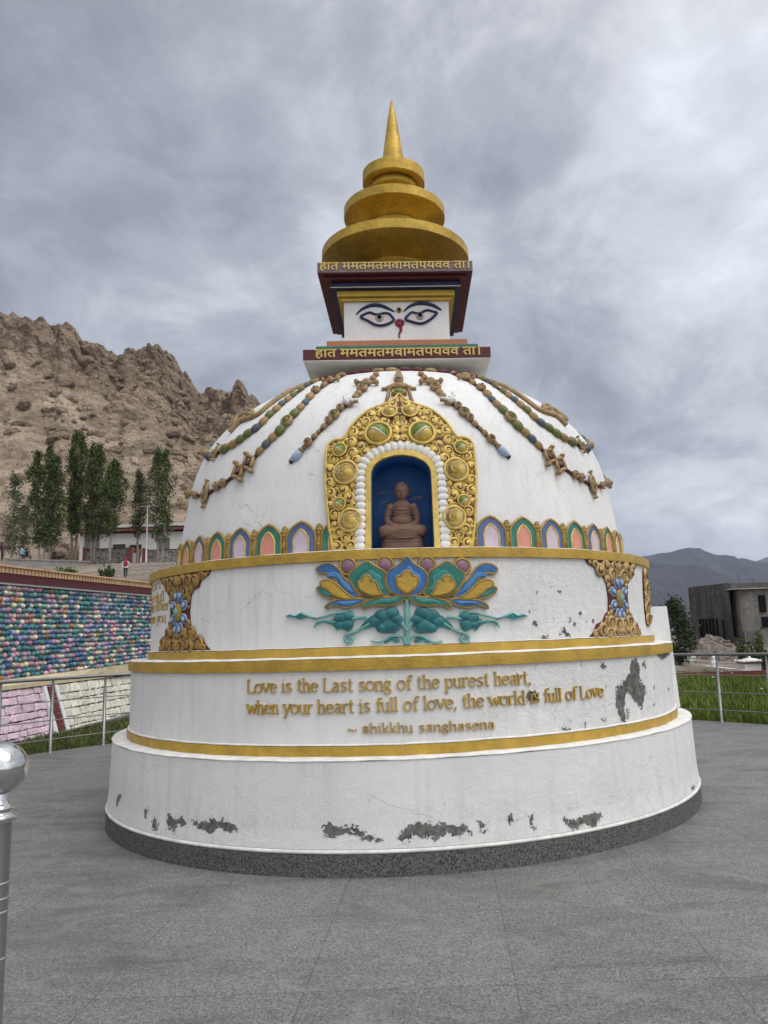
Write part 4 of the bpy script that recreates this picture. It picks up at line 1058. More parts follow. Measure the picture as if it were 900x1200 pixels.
# ---- raised lettering: broad-pen strokes with serifs
def arc(cx, cy, rx, ry, a0, a1, n=10): return [(cx+rx*cos(rad(a0+(a1-a0)*i/n)), cy+ry*sin(rad(a0+(a1-a0)*i/n))) for i in range(n+1)]
GL = {
 'L': ([[(.12,1.42),(.12,0)], [(.12,.03),(.78,.03),(.80,.25)]], .86, [(.12,1.42)], []),
 'o': ([arc(.40,.5,.36,.48,90,450,18)], .86, [], []),
 'v': ([[(.05,1),(.40,0.02)], [(.40,.02),(.74,1)]], .84, [(.05,1),(.74,1)], []),
 'e': ([[(.10,.55),(.68,.55)], arc(.40,.5,.34,.48,8,320,16)], .82, [], []),
 'i': ([[(.16,1),(.16,0)], [(.11,1.36),(.21,1.36)]], .40, [(.16,0)], [(.16,1)]),
 's': ([[(.58,.84),(.46,.96),(.28,.97),(.12,.84),(.14,.66),(.32,.54),(.52,.42),(.60,.24),(.46,.05),(.26,.02),(.08,.14)]], .72, [], []),
 't': ([[(.24,1.34),(.24,.16),(.34,.02),(.50,.05)], [(.04,.98),(.48,.98)]], .58, [], []),
 'h': ([[(.14,1.5),(.14,0)], [(.14,.72),(.30,.95),(.50,.98),(.62,.82),(.62,0)]], .82, [(.14,0),(.62,0)], [(.14,1.5)]),
 'n': ([[(.14,1),(.14,0)], [(.14,.72),(.30,.95),(.50,.98),(.62,.82),(.62,0)]], .82, [(.14,0),(.62,0)], [(.14,1)]),
 'g': ([arc(.34,.66,.26,.30,90,450,14), [(.16,.42),(.10,.28),(.22,.16),(.52,.12),(.66,-.06),(.58,-.30),(.32,-.38),(.08,-.30),(.06,-.10),(.20,.10)], [(.54,.86),(.70,.96)]], .78, [], []),
 'f': ([[(.62,1.36),(.50,1.48),(.34,1.44),(.26,1.25),(.26,0)], [(.04,.97),(.52,.97)]], .56, [(.26,0)], []),
 'p': ([[(.14,1),(.14,-.5)], arc(.42,.5,.30,.46,150,-150,14)], .84, [(.14,-.5)], [(.14,1)]),
 'u': ([[(.12,1),(.12,.25),(.26,.03),(.44,.04),(.60,.26)], [(.60,1),(.60,0),(.72,.04)]], .82, [], [(.12,1),(.60,1)]),
 'r': ([[(.14,1),(.14,0)], [(.14,.66),(.28,.92),(.46,.98),(.54,.90)]], .60, [(.14,0)], [(.14,1)]),
 'a': ([[(.10,.84),(.28,.98),(.48,.95),(.58,.78),(.58,.10),(.70,.02)], [(.58,.58),(.26,.52),(.10,.36),(.10,.14),(.26,.02),(.46,.08),(.58,.26)]], .78, [], []),
 'w': ([[(.04,1),(.32,.02)], [(.32,.02),(.58,.9)], [(.58,.9),(.84,.02)], [(.84,.02),(1.10,1)]], 1.16, [(.04,1),(1.10,1)], []),
 'y': ([[(.05,1),(.38,.05)], [(.72,1),(.38,.05),(.24,-.34),(.06,-.46)]], .80, [(.05,1),(.72,1)], []),
 'l': ([[(.16,1.5),(.16,0)]], .40, [(.16,0)], [(.16,1.5)]),
 'd': ([[(.62,1.5),(.62,0),(.74,.02)], arc(.36,.5,.30,.46,30,330,14)], .84, [], [(.62,1.5)]),
 'k': ([[(.14,1.5),(.14,0)], [(.58,1),(.16,.44)], [(.26,.56),(.64,0)]], .76, [(.14,0)], [(.14,1.5)]),
 ',': ([[(.14,.12),(.16,-.02),(.06,-.24)]], .34, [], []),
 '~': ([[(.05,.42),(.22,.56),(.42,.52),(.62,.40),(.82,.38),(1.0,.54)]], 1.1, [], []),
 'B': ([[(.12,1.0),(.12,0)], [(.12,.98),(.44,.96),(.52,.76),(.42,.56),(.14,.52)], [(.14,.52),(.50,.48),(.60,.26),(.48,.04),(.12,.02)]], .74, [], []),
 'I': ([[(.18,1.4),(.18,0)]], .42, [(.18,0)], [(.18,1.4)]),
 ' ': ([], .46, [], []),
}
def text_mesh(line, x0w, width, height, jit=.02, seed=1, pen=.058, ex=.014):
    rg = random.Random(seed); total = sum(GL[c][1] for c in line); sx = width/total; b = MB(); x = x0w
    for c in line:
        strokes, adv, ser, ser2 = GL[c]; dy = rg.uniform(-jit, jit)
        def T(p): return (x+p[0]*sx, (p[1]+dy)*height)
        for st in strokes:
            P = [T(p) for p in st]
            if len(P) > 2: P = [(q.x, q.y) for q in crm(P, False, 3)]
            else: P = [(P[0][0]+(P[1][0]-P[0][0])*k/3, P[0][1]+(P[1][1]-P[0][1])*k/3) for k in range(4)]
            L_, R_ = [], []
            for i, p in enumerate(P):
                a = P[max(i-1, 0)]; e = P[min(i+1, len(P)-1)]; dx, dz = e[0]-a[0], e[1]-a[1]; n = hypot(dx, dz) or 1; dx /= n; dz /= n
                w = height*pen*(.62+.75*abs(dz)) ; L_.append((p[0]-dz*w, p[1]+dx*w)); R_.append((p[0]+dz*w, p[1]-dx*w))
            k = len(P); v = [(q[0], q[1], -.01) for q in L_+R_]+[(q[0], q[1], ex) for q in L_+R_]
            f = []
            for i in range(k-1):
                f += [(2*k+i, 3*k+i, 3*k+i+1, 2*k+i+1), (i, 2*k+i, 2*k+i+1, i+1), (k+i, k+i+1, 3*k+i+1, 3*k+i)]
            f += [(0, k, 3*k, 2*k), (k-1, 3*k-1, 4*k-1, 2*k-1)]
            b.add(v, f)
        for p in ser: 
            q = T(p); hw = height*.21; b.box(q[0]-hw, q[0]+hw, q[1]-height*.035, q[1]+height*.05, -.01, ex-.001)
        for p in ser2:
            q = T(p); hw = height*.20; b.box(q[0]-hw, q[0]+height*.05, q[1]-height*.09, q[1]+height*.0, -.01, ex-.001)
        x += adv*sx
    return b
def words(line, W, xh, fn, m, seed, pen=.058, ex=.014):
    o = empty('inscription', (0, 0, 0), ST); total = sum(GL[c][1] for c in line); x = 0
    for k, wd in enumerate(line.split(' ')):
        w = sum(GL[c][1] for c in wd)*W/total; text_mesh(wd, x, w, xh, .03, seed+k, pen, ex).build('word', M[m], o, fn); x += w+GL[' '][1]*W/total
    return o
def inscription(line, p0, p1, xh, R, m, seed=1):
    (ta, za), (tb, zb) = cyl_uv(*p0, R), cyl_uv(*p1, R); W = rad(tb-ta)*R; fn = on_cyl(R, ta)
    return words(line, W, xh, lambda p: fn(Vector((p[0], za+(zb-za)*p[0]/W+p[1], p[2]))), m, seed)
inscription('Love is the Last song of the purest heart,', (290.5, 811.5), (622.5, 800.5), .066, 2.748, 'gold', 4)
inscription('when your heart is full of love, the world is full of Love', (290, 836.5), (707, 816), .066, 2.748, 'gold', 5)
inscription('~ Bhikkhu sanghasena', (407, 859), (580, 853.5), .047, 2.748, 'gold', 6)
# half-hidden lines on the next panel round to the left (only worn fragments can be read)
for i, (ln, x0, x1, y0, y1) in enumerate((('is on', 179, 189.5, 695, 689.5), ('ation I dull', 175.5, 193, 708, 704), ('ing the other', 174.5, 198.5, 721, 714), ('where you', 174.5, 195, 735, 729))):
    (ta, za), (tb, zb) = cyl_uv(x0, y0, 2.58), cyl_uv(x1, y1, 2.58); ta = tb-(21, 21, 24, 19)[i]
    W = rad(tb-ta)*2.58; fn = on_cyl(2.578, ta)
    words(ln, W, .062, lambda p: fn(Vector((p[0], zb+p[1], p[2]))), 'gold', 11+i*7, .05, .008)

# ---- parapet fin at the right
b = MB()
fin = [(2.25, -.10, .772), (2.885, -.10, .772), (2.885, .55, .772), (2.25, .55, .772), (2.25, -.08, 1.83), (2.83, -.08, 1.83), (2.83, .53, 1.83), (2.25, .53, 1.83)]
b.hexa(fin); b.build('parapet_fin', M['white'], ST)

# ---- square crown with eyes
HR = rad(2.6)
def rz(p): return Vector((p[0]*cos(HR)-p[1]*sin(HR), p[0]*sin(HR)+p[1]*cos(HR), p[2]))
def slab(name, s, z0, z1, m, parent=ST, s1=None, bev=.008):
    s1 = s1 or s; b = MB()
    prof = [(s, z0), (s1, z1-bev), (s1-bev, z1)]
    v = []; 
    for q, z in prof: v += [(-q,-q,z),(q,-q,z),(q,q,z),(-q,q,z)]
    f = [(3,2,1,0), (8,9,10,11)]
    for j in range(2):
        for i in range(4): f.append((j*4+i, j*4+(i+1) % 4, j*4+4+(i+1) % 4, j*4+4+i))
    b.add(v, f); return b.build(name, M[m] if isinstance(m, str) else m, parent, rz)
slab('crown_base', .952, 4.384, 4.3975, 'beige'); slab('crown_core', .62, 4.22, 4.383, 'white')
low = slab('lettered_fascia', .955, 4.398, 4.510, 'maroon')
slab('green_step', .838, 4.512, 4.590, 'pgreen'); slab('terracotta_step', .739, 4.592, 4.685, 'orange')
box = slab('eye_block', .566, 4.687, 5.20, 'white')
slab('yellow_cornice', .600, 5.185, 5.225, 'yellow'); slab('yellow_cornice', .632, 5.226, 5.292, 'yellow')
slab('navy_cornice', .694, 5.293, 5.360, 'navy')
b = MB(); q_ = .697
b.box(-q_, q_, -q_-.005, -q_+.001, 5.293, 5.300); b.build('pale_fillet', M['beige'], ST, rz)
up = slab('maroon_cornice', .818, 5.395, 5.405, 'maroon'); slab('maroon_cornice', .76, 5.361, 5.394, 'maroon')
top = slab('lettered_fascia', .820, 5.406, 5.525, 'mauve')
def face_uv(x, y, s):
    """pixel -> (u, z) on the front face of the square crown with half-side s"""
    n = rz((0,-1,0)); d = ray(x, y); C = Vector((CX, CY, 0))+n*s; t = (C-EYE).dot(n)/d.dot(n); P = EYE+d*t-Vector((CX, CY, 0))
    ax = rz((1,0,0)); return P.dot(ax), P.z
def on_face(s): return lambda p: rz((p[0], -s-p[2], p[1]))
def deva(body, s, x0, x1, zb, h, parent):
    cu = bpy.data.curves.new('t', 'FONT'); cu.body = body; cu.extrude = .015; cu.offset = .018; o = bpy.data.objects.new('t', cu); COL.objects.link(o)
    bpy.context.view_layer.update(); me = bpy.data.meshes.new_from_object(o.evaluated_get(bpy.context.evaluated_depsgraph_get()))
    bpy.data.objects.remove(o)
    X = [v.co.x for v in me.vertices]; Y = [v.co.y for v in me.vertices]; a, c, e, g = min(X), max(X), min(Y), max(Y)
    for v in me.vertices: v.co = rz((x0+(v.co.x-a)/(c-a)*(x1-x0), -s-.002-v.co.z*.5, zb+(v.co.y-e)/(g-e)*h))
    me.materials.clear(); me.materials.append(M['letter']); me.name = 'lettering'
    ob = bpy.data.objects.new('lettering', me); COL.objects.link(ob); ob.parent = parent; return ob
DV = 'हात ममतमतमवामतपयवव ता।'
deva(DV, .820, -.80, .785, 5.417, .100, top); deva(DV, .955, -.835, .845, 4.404, .102, low)
def eyes():
    def pu(pts, x0, y0, sc=6.43): return [face_uv(x0+x/sc, y0+y/sc, .566) for x, y in pts]
    sets = (
      (340, 280, [(532,592),(560,572),(600,558),(645,572),(675,570),(710,562),(745,567),(768,590),(782,612),(760,632),(720,648),(680,655),(635,646),(585,618)], (674,597), [(498,571),(540,532),(590,508),(640,500),(690,506),(740,526),(786,549)]),
      (460, 280, [(98,608),(115,580),(145,556),(175,562),(205,566),(235,550),(262,540),(298,548),(334,560),(305,592),(265,622),(225,638),(190,638),(145,626)], (208,582), [(84,550),(125,512),(180,490),(240,487),(300,500),(340,520),(368,537)]))
    for x0, y0, lid, ir, brow in sets:
        o = crm(pu(lid, x0, y0), True, 3); b = MB(); b.plate([(p.x, p.y) for p in o], -.005, .010, 0)
        tp = [(p.x, p.y, .012) for p in o]; nn = len(tp)
        b.tube(tp+[tp[0]], .0145, 6, 1, False)
        u, z = pu([ir], x0, y0)[0]
        b.ell((u, z, .009), (.046, .050, .010), None, 20, 6, 2); b.ell((u, z, .014), (.041, .045, .010), None, 20, 6, 0); b.ell((u, z, .019), (.034, .037, .010), None, 20, 6, 3); b.ell((u, z+.004, .024), (.025, .027, .010), None, 16, 6, 4)
        b.build('eye', [M['eyewhite'], M['navy'], M['black'], M['iris'], M['black']], box, on_face(.566))
        P = crm(pu(brow, x0, y0), False, 5); b = MB(); n = len(P)
        b.tube([(p.x, p.y, .006) for p in P], [.004+.017*sin(pi*(i+.4)/(n+.6))**.8 for i in range(n)], 6, 0, True, True, .7)
        b.build('eyebrow', M['navy'], box, on_face(.566))
    u, z = face_uv(468.2, 378.6, .566); b = MB(); P = []
    for i in range(30):
        t = i/29; r = .010+.036*t; a = 2*pi*1.9*t+1.2; P.append((u+r*cos(a), z+r*sin(a), .010))
    b.tube(P, [.006+.003*i/29 for i in range(30)], 6); b.ell((u, z, .0), (.052, .052, .008), None, 18, 6, 1)
    T_ = [face_uv(*q, .566) for q in ((469.3, 384), (470, 387), (468.6, 390), (467.6, 393), (468.6, 396.6))]
    P = crm(T_, False, 5); b.tube([(p.x, p.y, .008) for p in P], [.018-.013*i/(len(P)-1) for i in range(len(P))], 6)
    b.build('nose_swirl', [M['red'], M['red_light']], box, on_face(.566))
    u, z = face_uv(467.6, 363.2, .566); b = MB(); b.lathe([(0,.0),(.030,0),(.031,.008),(.022,.012)], 18, 0); b2 = MB()
    b2.join(b, lambda p: Vector((u+p[0], z-.006+p[1], p[2]))); P = [(u, z+.028, .012), (u, z+.012, .012), (u, z-.006, .012), (u, z-.014, .012)]
    b2.tube(P, [.002, .008, .013, .006], 8, 1); b2.build('third_eye', [M['yellow'], M['black']], box, on_face(.566))
eyes()

# ---- spire
def disc(r, z0, z1, rn, zn):
    b = MB(); b.lathe([(rn, zn), (rn+(r-rn)*.35, zn+(z0-zn)*.60), (r*.93, z0-.014), (r-.003, z0-.001)], 96, 0, True); b.lathe([(r-.003, z0-.001), (r, z0+.003)], 96, 0, True); b.lathe([(r, z0+.003), (r, z1-.004)], 96, 0, True); b.lathe([(r, z1-.004), (r-.004, z1)], 96, 0, True)
    b.lathe([(r-.004, z1), (r*.6, z1+.03), (rn*.8, z1+.06)], 96, 0, True); b.build('spire_disc', M['spire_gold'], ST)
def ringpart(prof): 
    b = MB(); b.lathe(prof, 80, 0, True); b.build('spire_neck', M['spire_gold'], ST)
disc(.856, 5.893, 6.003, .41, 5.79)
ringpart([(.46, 5.525), (.46, 5.60), (.41, 5.62), (.395, 5.70), (.40, 5.76), (.43, 5.775), (.42, 5.80), (.39, 5.82)])
disc(.594, 6.456, 6.568, .335, 6.35)
ringpart([(.40, 6.02), (.36, 6.10), (.325, 6.2), (.325, 6.28), (.36, 6.30), (.365, 6.325), (.34, 6.34), (.33, 6.37)])
disc(.369, 6.908, 7.046, .235, 6.90)
ringpart([(.27, 6.60), (.17, 6.66), (.145, 6.74), (.148, 6.78), (.20, 6.80), (.272, 6.815), (.280, 6.83), (.280, 6.885), (.26, 6.90), (.22, 6.905)])
b = MB(); b.lathe([(.20, 7.03), (.15, 7.085), (.143, 7.12), (.126, 7.26), (.06, 7.75), (.012, 8.03), (0, 8.045)], 48, 0, True); b.build('spire_cone', M['spire_gold'], ST)

# ---- seated statue in the niche (a thing of its own)
def buddha():
    th = rad(T0); fx = Vector((sin(th), -cos(th), 0)); c = Vector((CX, CY, 0))+fx*(2.33-.17)
    B = empty('seated_statue', (c.x, c.y, 2.350)); B.rotation_euler = (0, 0, th); B.scale = (.87, .95, 1.03)
    tag(B, 'brown clay statue of a seated meditating figure with a topknot inside the blue niche', 'statue')
    q = MB()
    E = lambda c_, r, Mx=None: q.ell(c_, r, Mx, 18, 12)
    def T_(pts, rads): q.tube(crm(pts, False, 4), [rads[min(int(i/4), len(rads)-1)]*(1-(i % 4)/4)+rads[min(int(i/4)+1, len(rads)-1)]*((i % 4)/4) for i in range((len(pts)-1)*4+1)], 12)
    # local frame: -Y faces the viewer
    E((0, 0, .175), (.105, .075, .085)); E((0, -.002, .25), (.092, .062, .075)); E((0, .002, .305), (.098, .058, .042)); E((0, 0, .335), (.060, .045, .03))
    T_([(0,0,.33),(0,-.004,.36),(0,-.008,.385)], [.034,.030,.034])
    E((0, -.014, .420), (.066, .060, .064)); E((0, -.026, .390), (.052, .047, .038)); E((0, -.004, .446), (.067, .062, .046)); E((0, .002, .480), (.042, .040, .024))
    for s_ in (-1, 1):
        E((s_*.112, .004, .292), (.036, .040, .040))
        T_([(s_*.115, .004, .295), (s_*.135, .002, .235), (s_*.140, -.012, .180), (s_*.105, -.062, .142), (s_*.045, -.095, .128)], [.036,.035,.032,.028,.022])
        T_([(s_*.045, -.092, .128), (s_*.012, -.105, .126), (-s_*.02, -.106, .125)], [.022,.022,.016])
        T_([(s_*.045, .0, .118), (s_*.13, -.04, .102), (s_*.185, -.055, .098), (s_*.165, -.095, .098), (s_*.08, -.115, .096), (0, -.112, .094)], [.060,.058,.046,.042,.040,.034])
        E((s_*.067, -.002, .408), (.006, .010, .022)); E((s_*.021, -.069, .426), (.015, .008, .005)); E((s_*.021, -.069, .438), (.017, .008, .004)); E((s_*.024, -.055, .400), (.016, .014, .014))
    E((0, -.077, .416), (.008, .012, .020)); E((0, -.080, .405), (.012, .010, .007)); E((0, -.072, .388), (.017, .010, .005)); E((0, -.060, .372), (.016, .014, .011))
    me = fused(q, .0042, 2); me.materials.append(M['statue']); o = bpy.data.objects.new('body', me); COL.objects.link(o); o.parent = B
    r = MB()   # robe folds and snail curls
    for k in range(7):
        a = k/6; r.tube(crm([(-.185+.02*a, -.070, .104-.006*k), (-.10, -.135-.004*k, .112-.012*k), (0, -.150-.004*k, .098-.011*k), (.10, -.135-.004*k, .112-.012*k), (.185-.02*a, -.070, .104-.006*k)], False, 5), .0055, 5)
    for k in range(6): r.tube(crm([(-.092, -.030, .285-.022*k), (-.04, -.058, .272-.025*k), (.03, -.060, .268-.025*k), (.09, -.034, .285-.02*k)], False, 5), .0042, 5)
    for s_ in (-1, 1):
        for k in range(4): r.tube(crm([(s_*.10, -.028, .24-.025*k), (s_*.137, -.030, .225-.025*k), (s_*.168, -.002, .225-.022*k)], False, 4), .0045, 5)
    r.build('robe', M['statue'], B)
    r = MB(); rg = random.Random(4)
    for i in range(90):
        a = rg.uniform(0, 2*pi); e = rg.uniform(.1, 1.45); p = (.068*cos(a)*cos(e), -.004+.063*sin(a)*cos(e), .445+.047*sin(e))
        if p[1] < -.03 and p[2] < .462: continue
        r.ell(p, (.0065,.0065,.0065), None, 6, 4)
    for i in range(20):
        a = rg.uniform(0, 2*pi); e = rg.uniform(.0, 1.45); r.ell((.041*cos(a)*cos(e), .002+.039*sin(a)*cos(e), .480+.023*sin(e)), (.006,.006,.006), None, 6, 4)
    r.build('hair', M['statue'], B)
    r = MB()
    def oval(z0, z1, a, bb):
        prof = []
        n = 36; v = []
        for z, k in ((z0, 1), (z0+.004, 1.01), (z1-.004, 1.01), (z1, .99)): v += [(a*k*abs(cos(t))**.7*(1 if cos(t) > 0 else -1), bb*k*sin(t), z) for t in [2*pi*i/n for i in range(n)]]
        f = [(j*n+i, j*n+(i+1) % n, (j+1)*n+(i+1) % n, (j+1)*n+i) for j in range(3) for i in range(n)]+[tuple(range(3*n, 4*n))]
        r.add(v, f, 0, False)
    oval(0, .028, .200, .150); oval(.029, .052, .192, .145); oval(.053, .082, .200, .152)
    oval(-.040, -.001, .205, .155); oval(-.075, -.041, .20, .15)
    r.build('pedestal', M['statue'], B)
buddha()
# ------------------------------------------------------------------ railings and newel
def railing(name, angs, a_ends, label, group, bottom=False):
    g0 = angs[len(angs)//2]; R = 7.0
    def P(a, z, R_=R): return Vector((CX+R_*sin(rad(a)), CY+R_*cos(rad(a)), z))
    o = empty(name, P(g0, 0)); tag(o, label, 'railing', group); off = P(g0, 0)
    fn = lambda p: p-off
    b = MB(); L_ = lin(a_ends[0], a_ends[1], 40)
    b.tube([P(a, 1.125) for a in L_], .027, 10); b.build('top_rail', M['steel'], o, fn)
    for z in (.20, .49, .78):
        b = MB(); b.tube([P(a, z) for a in L_], .009, 8); b.build('mid_rail', M['steel'], o, fn)
    me = None
    for a in angs:
        b = MB(); p = P(a, 0); b.lathe([(.045, 0), (.045, .012), (.026, .014), (.026, .9), (.018, .915), (.018, 1.10)], 12)
        if me is None:
            t = b.build('post', M['steel']); me = t.data; bpy.data.objects.remove(t)
        q = bpy.data.objects.new('post', me); COL.objects.link(q); q.parent = o; q.location = p-off
    return o
def ang_of(p): return math.degrees(atan2(p.x-CX, p.y-CY))
aL = [ang_of(ground(*p)) for p in ((118,873),(58,882))]; stp = aL[0]-aL[1]
angL = [aL[0]+stp, aL[0], aL[1], aL[1]-stp*.95, aL[1]-1.95*stp, aL[1]-2.95*stp, aL[1]-3.95*stp]
railing('railing', angL, (angL[-1], angL[0]+stp*.9), 'steel railing in front of the painted stone wall at the left edge of the paving', 'steel railings round the paving')
aR = [ang_of(ground(*p)) for p in ((840,848),(893,853))]; stp = aR[1]-aR[0]
angR = [aR[0]-stp, aR[0], aR[1], aR[1]+stp, aR[1]+2*stp]
railing('railing', angR, (angR[0]-stp*.8, angR[-1]), 'steel railing in front of the long green grass at the right edge of the paving', 'steel railings round the paving')

def newel():
    d = ray(-1, 900); p = EYE+d*(2.25/d.y); zc = p.z
    o = empty('newel_post', (p.x, p.y, 0)); tag(o, 'near stainless steel post with a polished ball on top, cut by the left edge', 'post')
    b = MB(); b.lathe([(.060, 0), (.060, .01), (.041, .014), (.041, zc-.145)], 32)
    b.build('shaft', M['steel'], o)
    for dz in (.33, .36, .385, .30): 
        pass
    b = MB()
    for z in (zc-.305, zc-.345, zc-.38, zc-.50): b.lathe([(.041, z-.004), (.0428, z-.003), (.0428, z+.003), (.041, z+.004)], 32)
    b.build('ring', M['chrome'], o)
    b = MB(); b.lathe([(.041, zc-.146), (.050, zc-.143), (.051, zc-.128), (.046, zc-.124), (.038, zc-.118), (.043, zc-.112), (.043, zc-.104), (.034, zc-.098), (.026, zc-.085), (.024, zc-.06)], 32)
    b.build('collar', M['chrome'], o)
    b = MB(); b.ell((0, 0, zc), (.074, .074, .074), None, 40, 28); b.build('ball', M['chrome'], o)
newel()

# ------------------------------------------------------------------ painted walls on the left
PAL = [(.055,.16,.18)]*5+[(.075,.22,.20)]*4+[(.44,.27,.34)]*4+[(.24,.23,.38)]*3+[(.55,.50,.36)]*4+[(.05,.12,.24)]*3+[(.30,.13,.05)]*1+[(.13,.28,.26)]*2+[(.38,.20,.24)]*2
M['stones'] = mat('painted_round_stones', (.5,.5,.5), .6, .22, 9, .2, 40, attr=True)
M['rubble'] = mat('painted_rubble', (.5,.5,.5), .8, .16, 5, .5, 12, attr=True, fine=(14, .12), dist=.04)
M['mortar'] = mat('dark_mortar', (.055,.05,.05), .9, .3, 6, .4, 25)
M['redbrick'] = mat('dark_red_brick', (.14,.025,.028), .8, .2, 8, .2, 30)
M['cream'] = mat('cream_paint', (.60,.50,.33), .7, .15, 6, .2, 30)
M['cornice'] = mat('orange_cream_paint', (.55,.36,.20), .7, .2, 5, .2, 30)
M['graywall'] = mat('grey_mortar', (.22,.21,.21), .9, .3, 3, .4, 25)
def bead_wall():
    y0, y1 = 10.5, 31.; o = empty('bead_wall', (wall_x(20), 20, 0)); tag(o, 'long wall of round stones painted teal, pink, lilac and cream under a maroon band', 'wall', None, 'thing')
    off = Vector((wall_x(20), 20, 0)); fn = lambda p: p-off
    def strip(name, m, z0, z1, d, back=.5, za=0):
        b = MB(); v = []
        for (y, ) in ((y0,), (y1,)):
            x = wall_x(y); k = (y-13.8)*.006
            v.append([(x+d, y, z0+k), (x-back, y, z0+k), (x-back, y, z1+k), (x+d, y, z1+k)])
        A, B_ = v; b.hexa([A[0], B_[0], B_[1], A[1], A[3], B_[3], B_[2], A[2]]); return b.build(name, M[m], o, fn)
    strip('backing', 'graywall', .90, 2.77, -.03)
    strip('white_string_course', 'white', 2.772, 2.805, .07); strip('maroon_band', 'maroon', 2.807, 2.965, .10)
    b = MB()
    for i in range(int((y1-y0)/.105)):
        y = y0+i*.105; x = wall_x(y); k = (y-13.8)*.006; b.box(x-.35, x+.135, y+.012, y+.092, 2.970+k, 3.075+k)
    strip('cornice_bed', 'redbrick', 2.966, 3.06, .10); strip('coping', 'cornice', 3.076, 3.11, .16)
    b.build('dentil_course', M['cornice'], o, fn)
    rg = random.Random(9); b = MB(); z = 1.095; rows = 17; hgt = (2.765-1.06)/rows
    for j in range(rows):
        y = y0+rg.uniform(0, .1)
        while y < 23.5:
            w = rg.uniform(.085, .150) if rg.random() < .9 else rg.uniform(.15, .20); h = hgt*rg.uniform(.42, .54)*(1 if w > .1 else .9)
            c = rg.choice(PAL); f = rg.uniform(.95, 1.55); x = wall_x(y)
            b.ell((x-.01, y+w/2, 1.05+(y-13.8)*.026+((2.765+(y-13.8)*.006)-(1.05+(y-13.8)*.026))*(j+.5)/rows+rg.uniform(-.014, .014)), (rg.uniform(.055, .08), w*.455, h), None, 10, 7, 0, tuple(q*f for q in c)); y += w*.99
    b.build('painted_stones', M['stones'], o, fn)
bead_wall()
def rubble_wall():
    o = empty('retaining_wall', (-7.6, 15, 0)); tag(o, 'low battered rubble wall with a pink and a cream white panel below the bead wall', 'wall', None, 'thing'); off = Vector((-7.6, 15, 0)); fn = lambda p: p-off
    def base_x(y): return -7.52+(y-13.8)*.05
    def S(y, z, d): # battered face
        return Vector((base_x(y)-(z/.95)*(.32-(y-13.8)*-.012)*.9+d, y, z-.06+(y-13.8)*.004))
    H_ = .95
    b = MB(); y0, y1 = 10.5, 30.
    b.hexa([S(y0,-.1,-.03), S(y1,-.1,-.03), S(y1,-.1,-.9), S(y0,-.1,-.9), S(y0,H_,-.03), S(y1,H_,-.03), S(y1,H_,-.9), S(y0,H_,-.9)]); b.build('core', M['mortar'], o, fn)
    b = MB()
    Y_ = lin(y0, y1, 24); v = []
    for y in Y_:
        t = (y-y0)/(y1-y0); xf = S(y, H_, .05).x; v += [(xf, y, .89+.08*t), (xf, y, .945+.185*t), (wall_x(y)+.02, y, .985+.495*t), (wall_x(y)+.02, y, .85+.2*t)]
    b.add(v, [(i*4+k, i*4+4+k, i*4+4+(k+1) % 4, i*4+(k+1) % 4) for i in range(24) for k in range(4)]+[(0,1,2,3), (99,98,97,96)]); b.build('ledge', M['cream'], o, fn)
    def panel(name, ya, yb, col, seed):
        rg = random.Random(seed); b = MB(); z = 0.; 
        while z < H_-.03:
            h = min(rg.uniform(.11, .19), H_-z); 
            if H_-z-h < .07: h = H_-z
            y = ya+rg.uniform(-.1, 0)
            while y < yb:
                w = rg.uniform(.16, .42); a, c = max(y, ya), min(y+w, yb); y += w
                if c-a < .05: continue
                f = rg.uniform(.82, 1.12); cc = tuple(q*f for q in col); n = 8; d = rg.uniform(.015, .05); j = lambda: rg.uniform(-.012, .012); g = .010
                pts = [(a+g, z+g+j()), (a+(c-a)*.3, z+g*.7+j()), (a+(c-a)*.7, z+g*.7+j()), (c-g, z+g+j()), (c-g*.6+j(), z+h*.5), (c-g, z+h-g+j()), (a+(c-a)*.66, z+h-g*.6+j()), (a+(c-a)*.33, z+h-g*.6+j()), (a+g, z+h-g+j()), (a+g*.6+j(), z+h*.5)]
                n = len(pts); cy, cz = (a+c)/2, z+h/2
                v = [S(p[0], p[1], -.02) for p in pts]+[S(p[0], p[1], d*.55) for p in pts]+[S(cy+(p[0]-cy)*.8, cz+(p[1]-cz)*.78, d) for p in pts]
                fs = [(k*n+i, k*n+(i+1) % n, (k+1)*n+(i+1) % n, (k+1)*n+i) for k in range(2) for i in range(n)]+[tuple(range(2*n, 3*n))]
                b.add(v, fs, 0, False, cc)
            z += h
        return b.build(name, M['rubble'], o, fn)
    panel('pink_panel', 10.5, 14.93, (.66,.50,.56), 3); panel('white_panel', 15.42, 29, (.68,.65,.54), 4)
    b = MB()      # lattice pilaster of red brick between two white borders
    for ya, yb in ((14.93, 15.02), (15.33, 15.42)): b.hexa([S(ya,0,0), S(yb,0,0), S(yb,0,.07), S(ya,0,.07), S(ya,H_,0), S(yb,H_,0), S(yb,H_,.07), S(ya,H_,.07)])
    b.build('white_border', M['white'], o, fn); b = MB()
    b.hexa([S(15.02,0,0), S(15.33,0,0), S(15.33,0,.02), S(15.02,0,.02), S(15.02,H_,0), S(15.33,H_,0), S(15.33,H_,.02), S(15.02,H_,.02)], 1)
    for i in range(9):
        z = .01+i*.104
        for a, c in (((15.03, 15.17), (15.19, 15.32)) if i % 2 else ((15.03, 15.09), (15.11, 15.25), (15.27, 15.32))):
            b.hexa([S(a,z,.015), S(c,z,.015), S(c,z,.05), S(a,z,.05), S(a,z+.085,.015), S(c,z+.085,.015), S(c,z+.085,.05), S(a,z+.085,.05)])
    b.build('red_brick_strip', [M['redbrick'], M['lilac']], o, fn)
